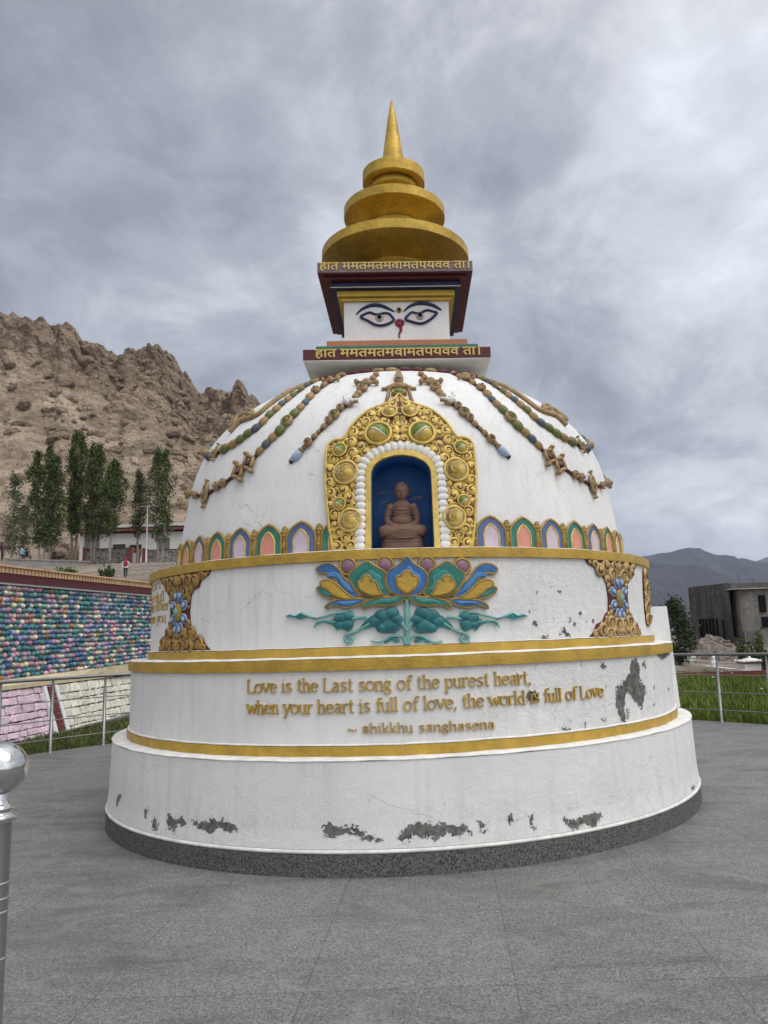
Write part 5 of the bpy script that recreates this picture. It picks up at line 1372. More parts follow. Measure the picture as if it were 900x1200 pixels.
    b = MB(); b.hexa([(-7.62+.05*(15-13.8), 15, -.1), (-6.9, 30, -.1), (-6.7, 30, -.1), (-7.5+.05*(15-13.8), 15, -.1), (-7.62+.05*(15-13.8), 15, .02), (-6.9, 30, .3), (-6.62, 30, .3), (-7.40+.05*(15-13.8), 15, .02)]); b.build('footing', M['graywall'], o, fn)
rubble_wall()

# ------------------------------------------------------------------ grass (countless blades)
M['turf'] = mat('turf_soil', (.045,.070,.018), .95, .35, 1.2, .4, 20, fine=(25, .3))
M['blade'] = mat('grass_blades', (.5,.5,.5), .6, .12, 2, 0, attr=True, spec=.2)
def grass(name, poly, z, n, h0, h1, seed, cols, zf=None):
    out = poly; b = MB(); b.plate(out, z-.004, z); 
    o0 = b.build('lawn', M['turf']); tag(o0, kind='structure')
    rg = random.Random(seed); b = MB(); xs_ = [p[0] for p in poly]; ys_ = [p[1] for p in poly]; k = 0
    while k < n:
        x, y = rg.uniform(min(xs_), max(xs_)), rg.uniform(min(ys_), max(ys_))
        if not inside((x, y), poly): continue
        cl = noise.noise(Vector((x*.9, y*.9, seed))); hh = rg.uniform(h0, h1)*(1+.6*cl); a = rg.uniform(0, 6.28); w = rg.uniform(.006, .014); l = hh*rg.uniform(.1, .6); a2 = rg.uniform(0, 6.28)
        c = rg.choice(cols); f = rg.uniform(.7, 1.3)*(1+.35*cl); c = tuple(q*f for q in c)
        p0 = Vector((x+w*cos(a), y+w*sin(a), z)); p1 = Vector((x-w*cos(a), y-w*sin(a), z)); t = Vector((x+l*cos(a2), y+l*sin(a2), z+hh)); md = Vector((x+l*.3*cos(a2), y+l*.3*sin(a2), z+hh*.6))
        b.add([p0, p1, md+(p1-p0)*.35, t, md-(p1-p0)*.35], [(0,1,2,4), (4,2,3)], 0, False, c); k += 1
    o = b.build(name, M['blade']); tag(o, kind='stuff'); return o
def ring_pts(a0, a1, n=16, R=PR+.02): return [(CX+R*sin(rad(a)), CY+R*cos(rad(a))) for a in lin(a0, a1, n)]
gl = ring_pts(-80, -22)+[(-5.4, 22), (-7.0, 22), (-7.45, 15), (-7.7, 10.5)]
GC = [(.062,.100,.018), (.082,.118,.024), (.115,.135,.040), (.046,.072,.015), (.15,.14,.06)]
grass('short_grass', gl, -.045, 26000, .04, .13, 2, GC)
gr = ring_pts(22, 62)[::-1]; gr = ring_pts(62, 22)+[(3.2, 17), (4.2, 24.2), (12.5, 23.4), (12.5, 10)]
grass('long_grass', gr, -.045, 60000, .10, .30, 3, [(q[0]*1.25, q[1]*1.3, q[2]) for q in GC[:4]]+[(.12,.18,.015), (.15,.20,.025), (.17,.18,.045)])
gf = [(4.6, 25.4), (5.6, 31), (9.0, 29.5), (9.4, 25.0)]
grass('field_grass', gf, -.045, 9000, .08, .2, 4, GC)

# ------------------------------------------------------------------ trees and bushes
M['leaf'] = mat('leaves', (.5,.5,.5), .55, .15, .8, 0, attr=True, spec=.25)
M['bark'] = mat('pale_bark', (.24,.215,.18), .85, .25, 3, .4, 12)
def leaf_card(b, p, sz, rg, c):
    d = Vector((rg.gauss(0, 1), rg.gauss(0, 1), rg.gauss(0, 1))).normalized(); e = d.orthogonal().normalized(); e = (Matrix.Rotation(rg.uniform(0, 6.28), 3, d) @ e); g = d.cross(e)
    b.add([p-e*sz*.5, p+g*sz*.32, p+e*sz*.55, p-g*sz*.32], [(0,1,2,3)], 0, False, c)
def poplar(name, x, y, z, h, w, n, seed, label, group, stems=1, base=.16, sparse=1.25, lsz=.25, cols=((.060,.082,.022),(.074,.100,.028),(.048,.066,.018),(.095,.122,.038)), shape=.9):
    rg = random.Random(seed); o = empty(name, (x, y, z)); tag(o, label, 'tree', group); tr = MB(); cr = MB(); br = MB()
    tips = []
    for s_ in range(stems):
        dx = (s_-(stems-1)/2)*w*.26+rg.uniform(-.1, .1); hh = h*(1-.10*abs(s_-(stems-1)/2))*rg.uniform(.92, 1)
        ax = [(dx*.25+dx*min(1, i/3)*.8+rg.uniform(-.08, .08)*i/4, rg.uniform(-.1, .1), hh*i/9*.98) for i in range(10)]
        ax[0] = (dx*.25, 0, -.25); P = crm(ax, False, 3); r0 = .014*h/sqrt(stems)
        tr.tube(P, [r0*(1-.93*i/(len(P)-1)) for i in range(len(P))], 7); tips.append((ax, hh))
    clumps = []
    for ax, hh in tips:
        m = int(58*h/14)
        for i in range(m):
            t = base+(1-base)*((i+rg.random())/m); zc = hh*t; j = min(8, int(t*9)); q = t*9-j
            cx = ax[j][0]+(ax[j+1][0]-ax[j][0])*q; cy = ax[j][1]+(ax[j+1][1]-ax[j][1])*q
            u = (t-base)/(1-base); env = (sin(pi*min(1, u*.93+.10)**shape)**.75)*w*.5/max(1, stems**.4)
            a = rg.uniform(0, 6.28); rr = env*rg.uniform(.15, 1.05)*rg.choice((.7, 1, 1.12)); tip = Vector((cx+rr*cos(a), cy+rr*sin(a), zc+rr*rg.uniform(.5, 1.3)))
            if rr > .25: br.tube([(cx, cy, zc-.2), ((cx*.5+tip.x*.5), (cy*.5+tip.y*.5), zc+.2*rr), tip], [.035, .022, .008], 4)
            clumps.append((tip, .34+.34*env/max(.3, w*.5), rg.uniform(.72, 1.25)))
    per = max(4, int(n*sparse/len(clumps)))
    for tip, r, f in clumps:
        for _ in range(rg.randint(per//2, per+per//2)):
            p = tip+Vector((rg.gauss(0, r*.42), rg.gauss(0, r*.42), rg.gauss(0, r*.75))); c = rg.choice(cols); g = f*rg.uniform(.75, 1.3)
            leaf_card(cr, p, lsz*rg.uniform(.6, 1.25), rg, tuple(q*g for q in c))
    t_ = tr.build('trunk', M['bark'], o); br.build('branches', M['bark'], t_); cr.build('crown', M['leaf'], o); return o
def tree_px(name, xpx, ybase, ytop, wpx, Y, n, seed, label, group='poplars behind the bead wall', **k):
    p = at_y(xpx, ybase, Y); q = at_y(xpx, ytop, Y); return poplar(name, p.x, p.y, p.z, (q.z-p.z), wpx*Y/F*1.08, int(n*2.0), seed, label, group, **k)
YT = 84.
light = ((.085,.105,.05),(.105,.125,.06),(.070,.090,.04))
mid = ((.070,.092,.028),(.088,.114,.036),(.054,.074,.022))
tree_px('poplar_tree', 13, 657, 556, 20, YT, 900, 11, 'thin pale poplar with sparse leaves at the left edge, above the bead wall', stems=1, base=.12, cols=light, sparse=1.0)
tree_px('poplar_tree', 51, 661, 513, 40, YT, 5200, 12, 'broad dark poplar with three pale stems, second tree from the left edge', stems=3, base=.16)
tree_px('poplar_tree', 86, 656, 497, 25, YT+3, 3600, 13, 'tallest dark poplar, at the left end of the white house', stems=2, base=.20)
tree_px('poplar_tree', 109, 657, 512, 29, YT+1, 3600, 14, 'dark poplar right of the tallest one, in front of the white house', stems=2, base=.20)
tree_px('poplar_tree', 128, 657, 533, 27, YT-1, 3000, 15, 'shorter dark poplar with a forked pale stem, before the middle of the white house', stems=1, base=.27)
tree_px('poplar_tree', 161, 659, 548, 17, YT+2, 1100, 16, 'slim light green poplar beside the gate in the stone wall', stems=1, base=.28, cols=mid)
tree_px('poplar_tree', 187, 660, 517, 34, YT, 2300, 17, 'light green poplar with see-through leaves nearest the white dome', stems=2, base=.20, cols=mid)
tree_px('poplar_tree', 27, 657, 590, 14, YT+5, 500, 18, 'small pale sapling between the left edge poplar and the broad three-stemmed poplar', stems=1, base=.05, cols=light)
def bush(name, x, y, z, w, h, n, seed, label, group, cols=mid, lsz=.12, cat='bush', squash=1.):
    rg = random.Random(seed); o = empty(name, (x, y, z)); tag(o, label, cat, group); s_ = MB(); c_ = MB()
    for i in range(max(6, int(9*w/h))):
        a = rg.uniform(0, 6.28); r = rg.uniform(.1, .5)*w; hh = h*rg.uniform(.55, 1)*(1-.4*(r/(w*.5))**2); tip = Vector((r*cos(a), r*sin(a)*squash, hh)); base = Vector((r*.3*cos(a), r*.3*sin(a)*squash, -.05))
        s_.tube([base, base*.4+tip*.5, tip], [.02*h, .014*h, .004*h], 5)
        for _ in range(n//max(6, int(9*w/h))):
            t = rg.uniform(.25, 1.08); p = base+(tip-base)*t+Vector((rg.gauss(0, .1*w*.6), rg.gauss(0, .1*w*.6), rg.gauss(0, .1*h))); p.z = max(p.z, 0); g = rg.uniform(.6, 1.35)
            leaf_card(c_, p, lsz*rg.uniform(.6, 1.3), rg, tuple(q*g for q in rg.choice(cols)))
    s_.build('stems', M['bark'], o); c_.build('foliage', M['leaf'], o); return o
def bush_px(xpx, ybase, ytop, wpx, Y, n, seed, label, **k):
    p = at_y(xpx, ybase, Y); q = at_y(xpx, ytop, Y); return bush('bush', p.x, p.y, ground_z(p.x, p.y), wpx*Y/F*1.02, q.z-p.z, n, seed, label, k.pop('group', 'bushes on the bank behind the bead wall'), **k)
fresh = ((.070,.105,.022),(.090,.125,.030),(.050,.080,.018))
bush_px(75, 674, 660, 34, 57, 900, 21, 'wide bright green bush just above the bead wall, left of the round bush', cols=fresh, lsz=.2)
bush_px(122, 675, 658, 20, 57, 700, 22, 'round dark green bush above the bead wall, below the forked poplar', lsz=.2)
bush_px(4, 665, 653, 16, 60, 400, 23, 'small green bush above the bead wall, cut by the left edge', cols=fresh, lsz=.2)
bush_px(29, 668, 660, 6, 57, 120, 24, 'tiny dark bush above the bead wall, left of the wide bright bush', lsz=.18)

# ------------------------------------------------------------------ white house, yard walls, lamp, people on the terrace
M['housewhite'] = mat('house_white', (.62,.60,.57), .8, .1, .6, .2, 6)
M['dark_glass'] = mat('dark_window', (.03,.03,.035), .25, .1, 2, 0)
M['greyshutter'] = mat('grey_shutter', (.15,.14,.14), .6, .1, 2, 0)
M['rubble2'] = None
def voro_stone(name, a, c, joint, scale):
    m = bpy.data.materials.new(name); m.use_nodes = True; N = m.node_tree.nodes; L = m.node_tree.links; b = N['Principled BSDF']; b.inputs['Roughness'].default_value = .85
    tc = N.new('ShaderNodeTexCoord'); v = N.new('ShaderNodeTexVoronoi'); v.inputs['Scale'].default_value = scale; L.new(tc.outputs['Object'], v.inputs['Vector'])
    e = N.new('ShaderNodeTexVoronoi'); e.feature = 'DISTANCE_TO_EDGE'; e.inputs['Scale'].default_value = scale; L.new(tc.outputs['Object'], e.inputs['Vector'])
    sp = N.new('ShaderNodeSeparateColor'); L.new(v.outputs['Color'], sp.inputs[0])
    x = N.new('ShaderNodeMix'); x.data_type = 'RGBA'; L.new(sp.outputs[0], x.inputs[0]); x.inputs[6].default_value = (*a, 1); x.inputs[7].default_value = (*c, 1)
    r = N.new('ShaderNodeMapRange'); r.inputs[1].default_value = .03; r.inputs[2].default_value = .07; L.new(e.outputs['Distance'], r.inputs[0])
    y = N.new('ShaderNodeMix'); y.data_type = 'RGBA'; L.new(r.outputs[0], y.inputs[0]); y.inputs[6].default_value = (*joint, 1); L.new(x.outputs[2], y.inputs[7]); L.new(y.outputs[2], b.inputs['Base Color'])
    bp = N.new('ShaderNodeBump'); bp.inputs['Distance'].default_value = .03; L.new(r.outputs[0], bp.inputs['Height']); L.new(bp.outputs['Normal'], b.inputs['Normal']); return m
M['rubble2'] = voro_stone('grey_rubble', (.10,.09,.085), (.30,.27,.24), (.42,.39,.35), 2.6)
M['brickred'] = mat('weathered_red_brick', (.22,.07,.055), .85, .25, 3, .3, 10)
M['tan'] = mat('tan_board', (.34,.24,.17), .8, .15, 2, .2, 10)
YH = 97.
def fbox(o, name, m, x0, x1, yt, yb, Y, dep, off, mats=None, front=0.):
    """axis-aligned box whose front face covers a photographed rectangle at distance Y"""
    a = at_y(x0, yb, Y); c = at_y(x1, yt, Y); b = MB(); b.box(a.x, c.x, Y-front, Y+dep, a.z, c.z); return b.build(name, M[m], o, lambda p: p-off)
def house():
    p = at_y(150, 662, YH); off = Vector((p.x, YH, p.z)); o = empty('white_house', off); tag(o, 'long white flat-roofed house with a dark red roof band behind the poplars', 'house')
    fbox(o, 'wall', 'housewhite', 92, 232, 622, 668, YH, 9, off)
    fbox(o, 'roof_band', 'brickred', 87, 234, 616.5, 624, YH-.7, 11, off); fbox(o, 'roof_edge', 'housewhite', 86, 234, 615, 616.6, YH-.8, 11.2, off)
    for x0, x1, yt, yb in ((98, 117, 627, 660), (132.5, 147, 638, 642.5), (152, 166, 638.5, 652), (185, 199, 631, 650)):
        f = fbox(o, 'window', 'greyshutter' if x0 == 98 or x0 == 185 else 'dark_glass', x0, x1, yt, yb, YH, .1, off, front=.06)
        fbox(f, 'frame', 'housewhite', x0-.6, x1+.6, yt-.8, yt, YH, .1, off, front=.12)
house()
def yard_wall(x0, x1, yt, yb, label, piers):
    Y = YH-8; p = at_y((x0+x1)/2, yb, Y); off = Vector((p.x, Y, p.z)); o = empty('stone_wall', off); tag(o, label, 'wall', 'rubble yard walls before the white house', 'thing')
    fbox(o, 'masonry', 'rubble2', x0, x1, yt+1, yb+3, Y, .5, off); fbox(o, 'coping', 'brickred', x0-.2, x1+.2, yt, yt+1.3, Y-.1, .7, off)
    for a, c, t in piers:
        fbox(o, 'brick_pier', 'brickred', a, c, t, yb+3, Y-.3, .9, off)
yard_wall(97, 148, 642, 663, 'rubble yard wall left of the gate, with red brick piers', ((96, 99.5, 641), (148, 154.5, 641)))
yard_wall(170, 215, 643, 662, 'rubble yard wall right of the gate, running behind the white dome', ((166, 170.5, 642),))
def gate():
    Y = YH-8; p = at_y(161, 662, Y); off = Vector((p.x, Y, p.z)); o = empty('gate', off); tag(o, 'open gate with one white and one tan leaf between the brick piers', 'gate')
    fbox(o, 'white_leaf', 'housewhite', 154.6, 160.3, 648, 660, Y, .08, off)
    b = MB(); a = at_y(160.4, 664, Y); c = at_y(166, 642.5, Y); d = at_y(160.4, 646, Y); b.hexa([(a.x, Y, a.z), (c.x, Y-.4, a.z), (c.x, Y-.3, a.z), (a.x, Y+.1, a.z), (a.x, Y, d.z), (c.x, Y-.4, c.z), (c.x, Y-.3, c.z), (a.x, Y+.1, d.z)]); b.build('tan_leaf', M['tan'], o, lambda p: p-off)
gate()
def terrace_wall():
    Y = YT-6; a = at_y(6, 667, Y); c = at_y(102, 664, Y); t = at_y(6, 655.5, Y); t2 = at_y(102, 659, Y); off = Vector((a.x, Y, a.z)); o = empty('terrace_wall', off); tag(o, 'low grey concrete terrace wall below the poplars, left of the rubble yard wall', 'wall', None, 'thing')
    b = MB(); b.hexa([(a.x, Y, a.z-.6), (c.x, Y, c.z-.6), (c.x, Y+.5, c.z-.6), (a.x, Y+.5, a.z-.6), (a.x, Y, t.z), (c.x, Y, t2.z), (c.x, Y+.5, t2.z), (a.x, Y+.5, t.z)]); b.build('masonry', M['conc_light'], o, lambda p: p-off)
    b = MB(); b.hexa([(a.x-.1, Y-.08, t.z+.002), (c.x+.1, Y-.08, t2.z+.002), (c.x+.1, Y+.58, t2.z+.002), (a.x-.1, Y+.58, t.z+.002), (a.x-.1, Y-.08, t.z+.14), (c.x+.1, Y-.08, t2.z+.14), (c.x+.1, Y+.58, t2.z+.14), (a.x-.1, Y+.58, t.z+.14)]); b.build('coping', M['conc_light'], o, lambda p: p-off)
M['conc_light'] = mat('light_concrete', (.27,.255,.235), .85, .2, .8, .3, 8)
terrace_wall()
M['lampmetal'] = mat('painted_lamp_metal', (.42,.41,.39), .5, .1, 3, 0)
def lamp():
    p = at_y(171, 664, YT-2); q = at_y(171, 594, YT-2); h = q.z-p.z; o = empty('street_lamp', p); tag(o, 'tall thin street lamp with a flat head beside the poplars near the dome', 'street lamp')
    b = MB(); b.lathe([(.22, 0), (.22, .05), (.11, .08), (.075, h*.5), (.055, h)], 10); b.build('pole', M['lampmetal'], o)
    b = MB(); b.tube([(-.5, 0, h), (0, 0, h+.06), (.9, 0, h+.02)], .04, 6); b.build('arm', M['lampmetal'], o)
    b = MB(); b.ell((.75, 0, h+.02), (.55, .2, .10), None, 10, 6); b.ell((-.55, 0, h), (.4, .18, .09), None, 10, 6); b.build('lamp_head', M['greyshutter'], o)
lamp()
CLO = {'red': (.26,.025,.035), 'white': (.62,.60,.58), 'dark': (.025,.025,.03), 'blue': (.22,.33,.45), 'purple': (.16,.06,.18), 'skin': (.36,.21,.14), 'hairc': (.02,.016,.014)}
for k_, c_ in CLO.items(): M['cl_'+k_] = mat('cloth_'+k_, c_, .85, .12, 4, .1, 20)
def person(x, y, z, rz_, label, top, legs, scarf=None, sit=False, walk=False, bag=False):
    o = empty('person', (x, y, z)); o.rotation_euler = (0, 0, rz_); tag(o, label, 'person'); q = MB()
    def T_(P, R_): 
        P = crm(P, False, 4); n = len(P); m = len(R_)-1
        q.tube(P, [R_[min(m-1, int(i/(n-1)*m))]+(R_[min(m, int(i/(n-1)*m)+1)]-R_[min(m-1, int(i/(n-1)*m))])*((i/(n-1)*m) % 1 if i < n-1 else 1) for i in range(n)], 10)
    dz = -.45 if sit else 0; hip = .92+dz
    q.ell((0,0,hip), (.17,.12,.15), None, 14, 10); q.ell((0,0,hip+.22), (.155,.11,.22), None, 14, 10); q.ell((0,0,hip+.42), (.19,.115,.13), None, 14, 10); T_([(0,0,hip+.48),(0,0,hip+.56),(0,-.01,hip+.62)], [.06,.055,.06])
    q.ell((0,-.01,hip+.70), (.078,.095,.115), None, 14, 10); q.ell((0,-.10,hip+.69), (.015,.02,.025), None, 8, 6)
    for s_ in (-1, 1):
        q.ell((s_*.078, 0, hip+.70), (.012,.02,.03), None, 8, 5)
        sw = s_*(.13 if walk else .0)
        T_([(s_*.19,0,hip+.45),(s_*.235,.02+sw*.6,hip+.20),(s_*.22,-.07+sw*1.2,hip-.03)], [.055,.045,.035]); hx, hy, hz = s_*.22, -.09+sw*1.2, hip-.08
        q.ell((hx, hy, hz), (.026,.04,.05), None, 10, 7)
        for k in range(4): T_([(hx, hy-.03+k*.02, hz-.03),(hx-s_*.004, hy-.035+k*.021, hz-.07),(hx-s_*.012, hy-.035+k*.02, hz-.10)], [.010,.009,.007])
        T_([(hx, hy-.035, hz+.0),(hx-s_*.005, hy-.06, hz-.03),(hx-s_*.005, hy-.065, hz-.055)], [.011,.010,.008])
        if sit: T_([(s_*.09,0,hip),(s_*.10,-.40,hip+.02),(s_*.10,-.42,.06)], [.085,.065,.045]); q.ell((s_*.10,-.48,.04), (.045,.12,.04), None, 10, 6)
        else: T_([(s_*.09,0,hip),(s_*.10,-.03-sw*.8,.48),(s_*.10,-sw*1.6,.07)], [.09,.065,.045]); q.ell((s_*.10,-sw*1.6-.06,.045), (.045,.12,.045), None, 10, 6)
    me = fused(q, .022, 2); 
    for c in (top, legs, 'skin'): me.materials.append(M['cl_'+c])
    for p in me.polygons:
        c = p.center; p.material_index = 2 if c.z > hip+.57 or (abs(c.x) > .18 and c.z < hip-.02 and c.z > hip-.3) else (0 if c.z > hip-.06 else 1)
    b = bpy.data.objects.new('body', me); COL.objects.link(b); b.parent = o
    r = MB(); r.ell((0,.02,hip+.73), (.092,.098,.10), None, 14, 9)
    if scarf:
        r.ell((0,.06,hip+.60), (.10,.07,.16), None, 12, 8); r.ell((0,.085,hip+.30), (.17,.07,.30), None, 12, 8); r.build('shawl', M['cl_'+scarf], o)
    else: r.build('hair', M['cl_hairc'], o)
    return o
p = at_y(146.5, 690, 62); gz = ground_z(p.x, 62)
person(p.x, p.y, gz, rad(190), 'person in a red head shawl walking up the bank above the bead wall', 'white', 'dark', 'red', walk=True)
p = at_y(25, 656, YT-5.2); person(p.x, p.y, p.z+.15, rad(185), 'seated person in a light blue shirt on the terrace wall at the left', 'blue', 'dark', sit=True)
p = at_y(2.5, 652, YT-6); person(p.x, p.y, p.z-.3, rad(150), 'standing person in purple at the left edge, above the bead wall', 'purple', 'dark', 'dark')
p = at_y(63, 658.5, YT-4); person(p.x, p.y, p.z+.1, rad(170), 'seated person in dark clothes between the broad poplar and the white house', 'dark', 'dark', sit=True)
p = at_y(31, 657, YT-4.5); person(p.x, p.y, p.z, rad(160), 'seated person in dark clothes right beside the blue-shirted one', 'dark', 'dark', sit=True)

# ------------------------------------------------------------------ rocky hill on the left, mountains on the right
def rock_mat(name, dark, midc, pale, haze=0):
    m = bpy.data.materials.new(name); m.use_nodes = True; N = m.node_tree.nodes; L = m.node_tree.links; b = N['Principled BSDF']; b.inputs['Roughness'].default_value = .95; b.inputs['Specular IOR Level'].default_value = .1
    tc = N.new('ShaderNodeTexCoord'); a = N.new('ShaderNodeAttribute'); a.attribute_name = 'crag'
    def nz(s, d=8, r=.65, dis=0):
        n = N.new('ShaderNodeTexNoise'); n.inputs['Scale'].default_value = s; n.inputs['Detail'].default_value = d; n.inputs['Roughness'].default_value = r; n.inputs['Distortion'].default_value = dis; L.new(tc.outputs['Object'], n.inputs['Vector']); return n.outputs['Fac']
    def mr(i, p, q, r, s):
        n = N.new('ShaderNodeMapRange')
        for k, v in enumerate((p, q, r, s)): n.inputs[k+1].default_value = v
        L.new(i, n.inputs[0]); return n.outputs[0]
    def mix(f, p, q):
        n = N.new('ShaderNodeMix'); n.data_type = 'RGBA'
        for k, v in ((0, f), (6, p), (7, q)):
            if isinstance(v, tuple): n.inputs[k].default_value = (*v, 1)
            elif isinstance(v, (int, float)): n.inputs[k].default_value = v
            else: L.new(v, n.inputs[k])
        return n.outputs[2]
    c = mix(a.outputs['Fac'], pale, midc); c = mix(mr(nz(.09), .42, .62, 0, .7), c, dark); c = mix(mr(nz(.6, 6), .5, .68, 0, .55), c, dark); c = mix(mr(nz(.35, 5), .56, .7, 0, .5), c, pale)
    L.new(c, b.inputs['Base Color'])
    vo = N.new('ShaderNodeTexVoronoi'); vo.inputs['Scale'].default_value = .45; vo.inputs['Detail'].default_value = 2; L.new(tc.outputs['Object'], vo.inputs['Vector'])
    s = N.new('ShaderNodeMath'); s.operation = 'ADD'; L.new(vo.outputs['Distance'], s.inputs[0]); L.new(nz(.5, 9, .7, .6), s.inputs[1])
    bp = N.new('ShaderNodeBump'); bp.inputs['Strength'].default_value = 1; bp.inputs['Distance'].default_value = 1.6; L.new(s.outputs[0], bp.inputs['Height']); L.new(bp.outputs['Normal'], b.inputs['Normal']); return m
M['rock'] = rock_mat('brown_rock', (.155,.112,.080), (.30,.222,.158), (.52,.415,.305))
def hill():
    rp = [(-420,300,300),(-250,345,285),(-120,352,275),(-40,362,268),(0,366,262),(25,366,262),(50,373,262),(64,380,262),(70,375,262),(78,374,262),(86,384,262),(96,396,262),(108,399,262),(120,405,262),(132,410,262),(142,415,262),(150,409,262),(163,407,262),(178,404,262),(190,409,262),(202,421,262),(214,433,262),(226,447,262),(236,456,262),(246,448,262),(256,452,262),(266,459,262),(274,452,262),(281,450,262),(292,460,262),(306,470,262),(330,490,262),(370,520,258),(420,560,255),(480,610,250),(560,668,245),(640,710,240)]
    P = [at_y(*q) for q in rp]
    R_ = crm([tuple(p) for p in P], False, 9); nI, nJ = len(R_), 260; v = []; cg = []
    for i, r in enumerate(R_):
        bx = r.x*.40; by = 100+abs(r.x)*.05; bz = ground_z(-30, 100) if r.x < 0 else ground_z(bx, 100)
        for j in range(nJ+1):
            t = j/nJ*1.25
            if t <= 1:
                x = bx+(r.x-bx)*t; y = by+(r.y-by)*t; prof = t**1.05*.80+.20*smoothstep(.60, 1.0, t)+.03*sin(t*9+i*.02)*t*(1-t); z = bz+(r.z-bz)*prof
            else:
                k = t-1; x = r.x+(r.x*.3)*k; y = r.y+130*k*2; z = r.z-(r.z-bz)*(k/.25)**.9*.9
            p = Vector((x, y, z)); q = p*.018
            crag = smoothstep(.66, .88, t+.16*noise.noise(p*.02+Vector((3,1,7)))) 
            n1 = noise.ridged_multi_fractal(q*1.0, .9, 2.1, 6, 1.0, 2.0); n2 = noise.fractal(p*.06, .9, 2.1, 6); n3 = noise.fractal(p*.25, .8, 2.0, 4)
            vo = noise.voronoi(p*.09)[0][0]; vo2 = noise.voronoi(p*.28+Vector((5,5,5)))[0][0]
            fade = min(1, t*6)*(1 if t <= .97 else .55)
            vd = noise.voronoi(p*.055+Vector((1,2,3))+.35*noise.noise_vector(p*.05))[0]; blk = min(1, (vd[1]-vd[0])*2.2)
            vd2 = noise.voronoi(p*.17+Vector((4,9,3))+.35*noise.noise_vector(p*.15))[0]; blk2 = min(1, (vd2[1]-vd2[0])*2.2)
            ledge = abs(noise.noise(Vector((p.x*.02, p.y*.02, p.z*.10+1.5*noise.noise(p*.03)))))
            d = ((n1-1.0)*(1.2+3.0*crag)+n2*(.8+1.4*crag)+n3*(.7+.6*crag)+(blk-.5)*(.3+5.6*crag)+(blk2-.5)*(.8+2.8*crag)+(.4-vo2)*(1.3+.8*crag)-(ledge-.2)*(1.1+3*crag))*fade
            gul = noise.fractal(Vector((x*.045+z*.01, z*.008, 3.3)), 1, 2, 4)*2.2*(1-crag)*fade
            outw = Vector((0, -.8, .55)); p2 = p+outw*(d*.85+gul*.6)
            if .9 < t <= 1.0: p2.z = p.z+(p2.z-p.z)*(.45+.2*abs(noise.noise(p*.1)))
            if t > .96: p2.z += 2.2*(blk2-.55)+1.6*(blk-.5)*.8
            v.append(p2); cg.append(max(0, min(1, crag*.9+.35*smoothstep(.0, .6, n2)+.3*(n1-1))))
    f = [(i*(nJ+1)+j, (i+1)*(nJ+1)+j, (i+1)*(nJ+1)+j+1, i*(nJ+1)+j+1) for i in range(nI-1) for j in range(nJ)]
    b = MB(); b.add(v, f, 0, True); o = b.build('rocky_hill', M['rock']); tag(o, kind='structure')
    at = o.data.attributes.new('crag', 'FLOAT', 'POINT'); at.data.foreach_set('value', cg)
    o.data.set_sharp_from_angle(angle=rad(38))
    # loose boulders lying on the scree are part of the hill's own surface
    rg = random.Random(5); bb = MB()
    for _ in range(650):
        i = rg.randrange(int(nI*.10), int(nI*.82)); j = rg.randrange(10, int(nJ*.72)); p = v[i*(nJ+1)+j]; r = .35+rg.random()**4*2.2
        m3 = Matrix.Rotation(rg.uniform(0, 6.28), 3, 'Z') @ Matrix.Rotation(rg.uniform(-.6, .6), 3, 'X'); q = MB(); q.ell((0,0,0), (r*rg.uniform(.8, 1.5), r*rg.uniform(.7, 1.1), r*rg.uniform(.5, .8)), m3, 8, 6)
        off = Vector((rg.uniform(-99, 99),)*3); bb.join(q, lambda s_: p+s_*(1+.45*noise.noise(s_*.9/r+off)))
    o2 = bb.build('hill_boulders', M['rock']); o2['kind'] = 'stuff'
    for p_ in o2.data.polygons: p_.use_smooth = False
    at = o2.data.attributes.new('crag', 'FLOAT', 'POINT'); at.data.foreach_set('value', [.75]*len(o2.data.vertices))
hill()
M['farrock'] = rock_mat('distant_rock', (.040,.041,.048), (.062,.062,.068), (.090,.088,.092))
def mountain(name, rp, depth, seed, amp):
    P = [at_y(*q) for q in rp]; R_ = crm([tuple(p) for p in P], False, 16); nJ = 60; v = []; 
    for i, r in enumerate(R_):
        for j in range(nJ+1):
            t = j/nJ*1.3; 
            if t <= 1: p = Vector((r.x*(1-.25*(1-t)), r.y-depth*(1-t), -6+(r.z+6)*t**1.15))
            else: p = Vector((r.x, r.y+depth*(t-1), -6+(r.z+6)*(1-(t-1)/.3)))
            s_ = amp; q = p*(.0035*1000/depth)+Vector((seed,)*3); n = noise.ridged_multi_fractal(Vector((q.x*1.3, q.y*.4, q.z*.35)), .9, 2.1, 6, 1., 2.)-1.1; n2 = noise.fractal(q*3, .9, 2, 5)
            k = min(1, t*4)*(1 if t < .96 else .25); v.append(p+Vector((0, -.7, .6))*(n*s_+n2*s_*.35)*k)
    n = nJ+1; f = [(i*n+j, (i+1)*n+j, (i+1)*n+j+1, i*n+j+1) for i in range(len(R_)-1) for j in range(nJ)]
    b = MB(); b.add(v, f, 0, True); o = b.build(name, M['farrock']); tag(o, kind='structure'); at = o.data.attributes.new('crag', 'FLOAT', 'POINT'); at.data.foreach_set('value', [.5]*len(v))
FAR = [(300,700),(520,690),(640,676),(720,662),(755,652),(768,648),(776,646),(784,645),(795,642),(804,640.5),(813,641),(820,641),(828,646),(836,650),(848,654),(860,654.5),(872,653.5),(880,656),(890,659),(902,661),(940,668),(1000,672),(1100,690),(1300,720)]
mountain('far_mountain', [(x, y, 3600) for x, y in FAR], 1500, 4., 60)
NEAR = [(300,715),(560,700),(700,668),(742,655),(756,656.5),(772,659.5),(788,661),(806,663),(826,668),(846,674),(868,683),(900,697),(960,716),(1100,735)]
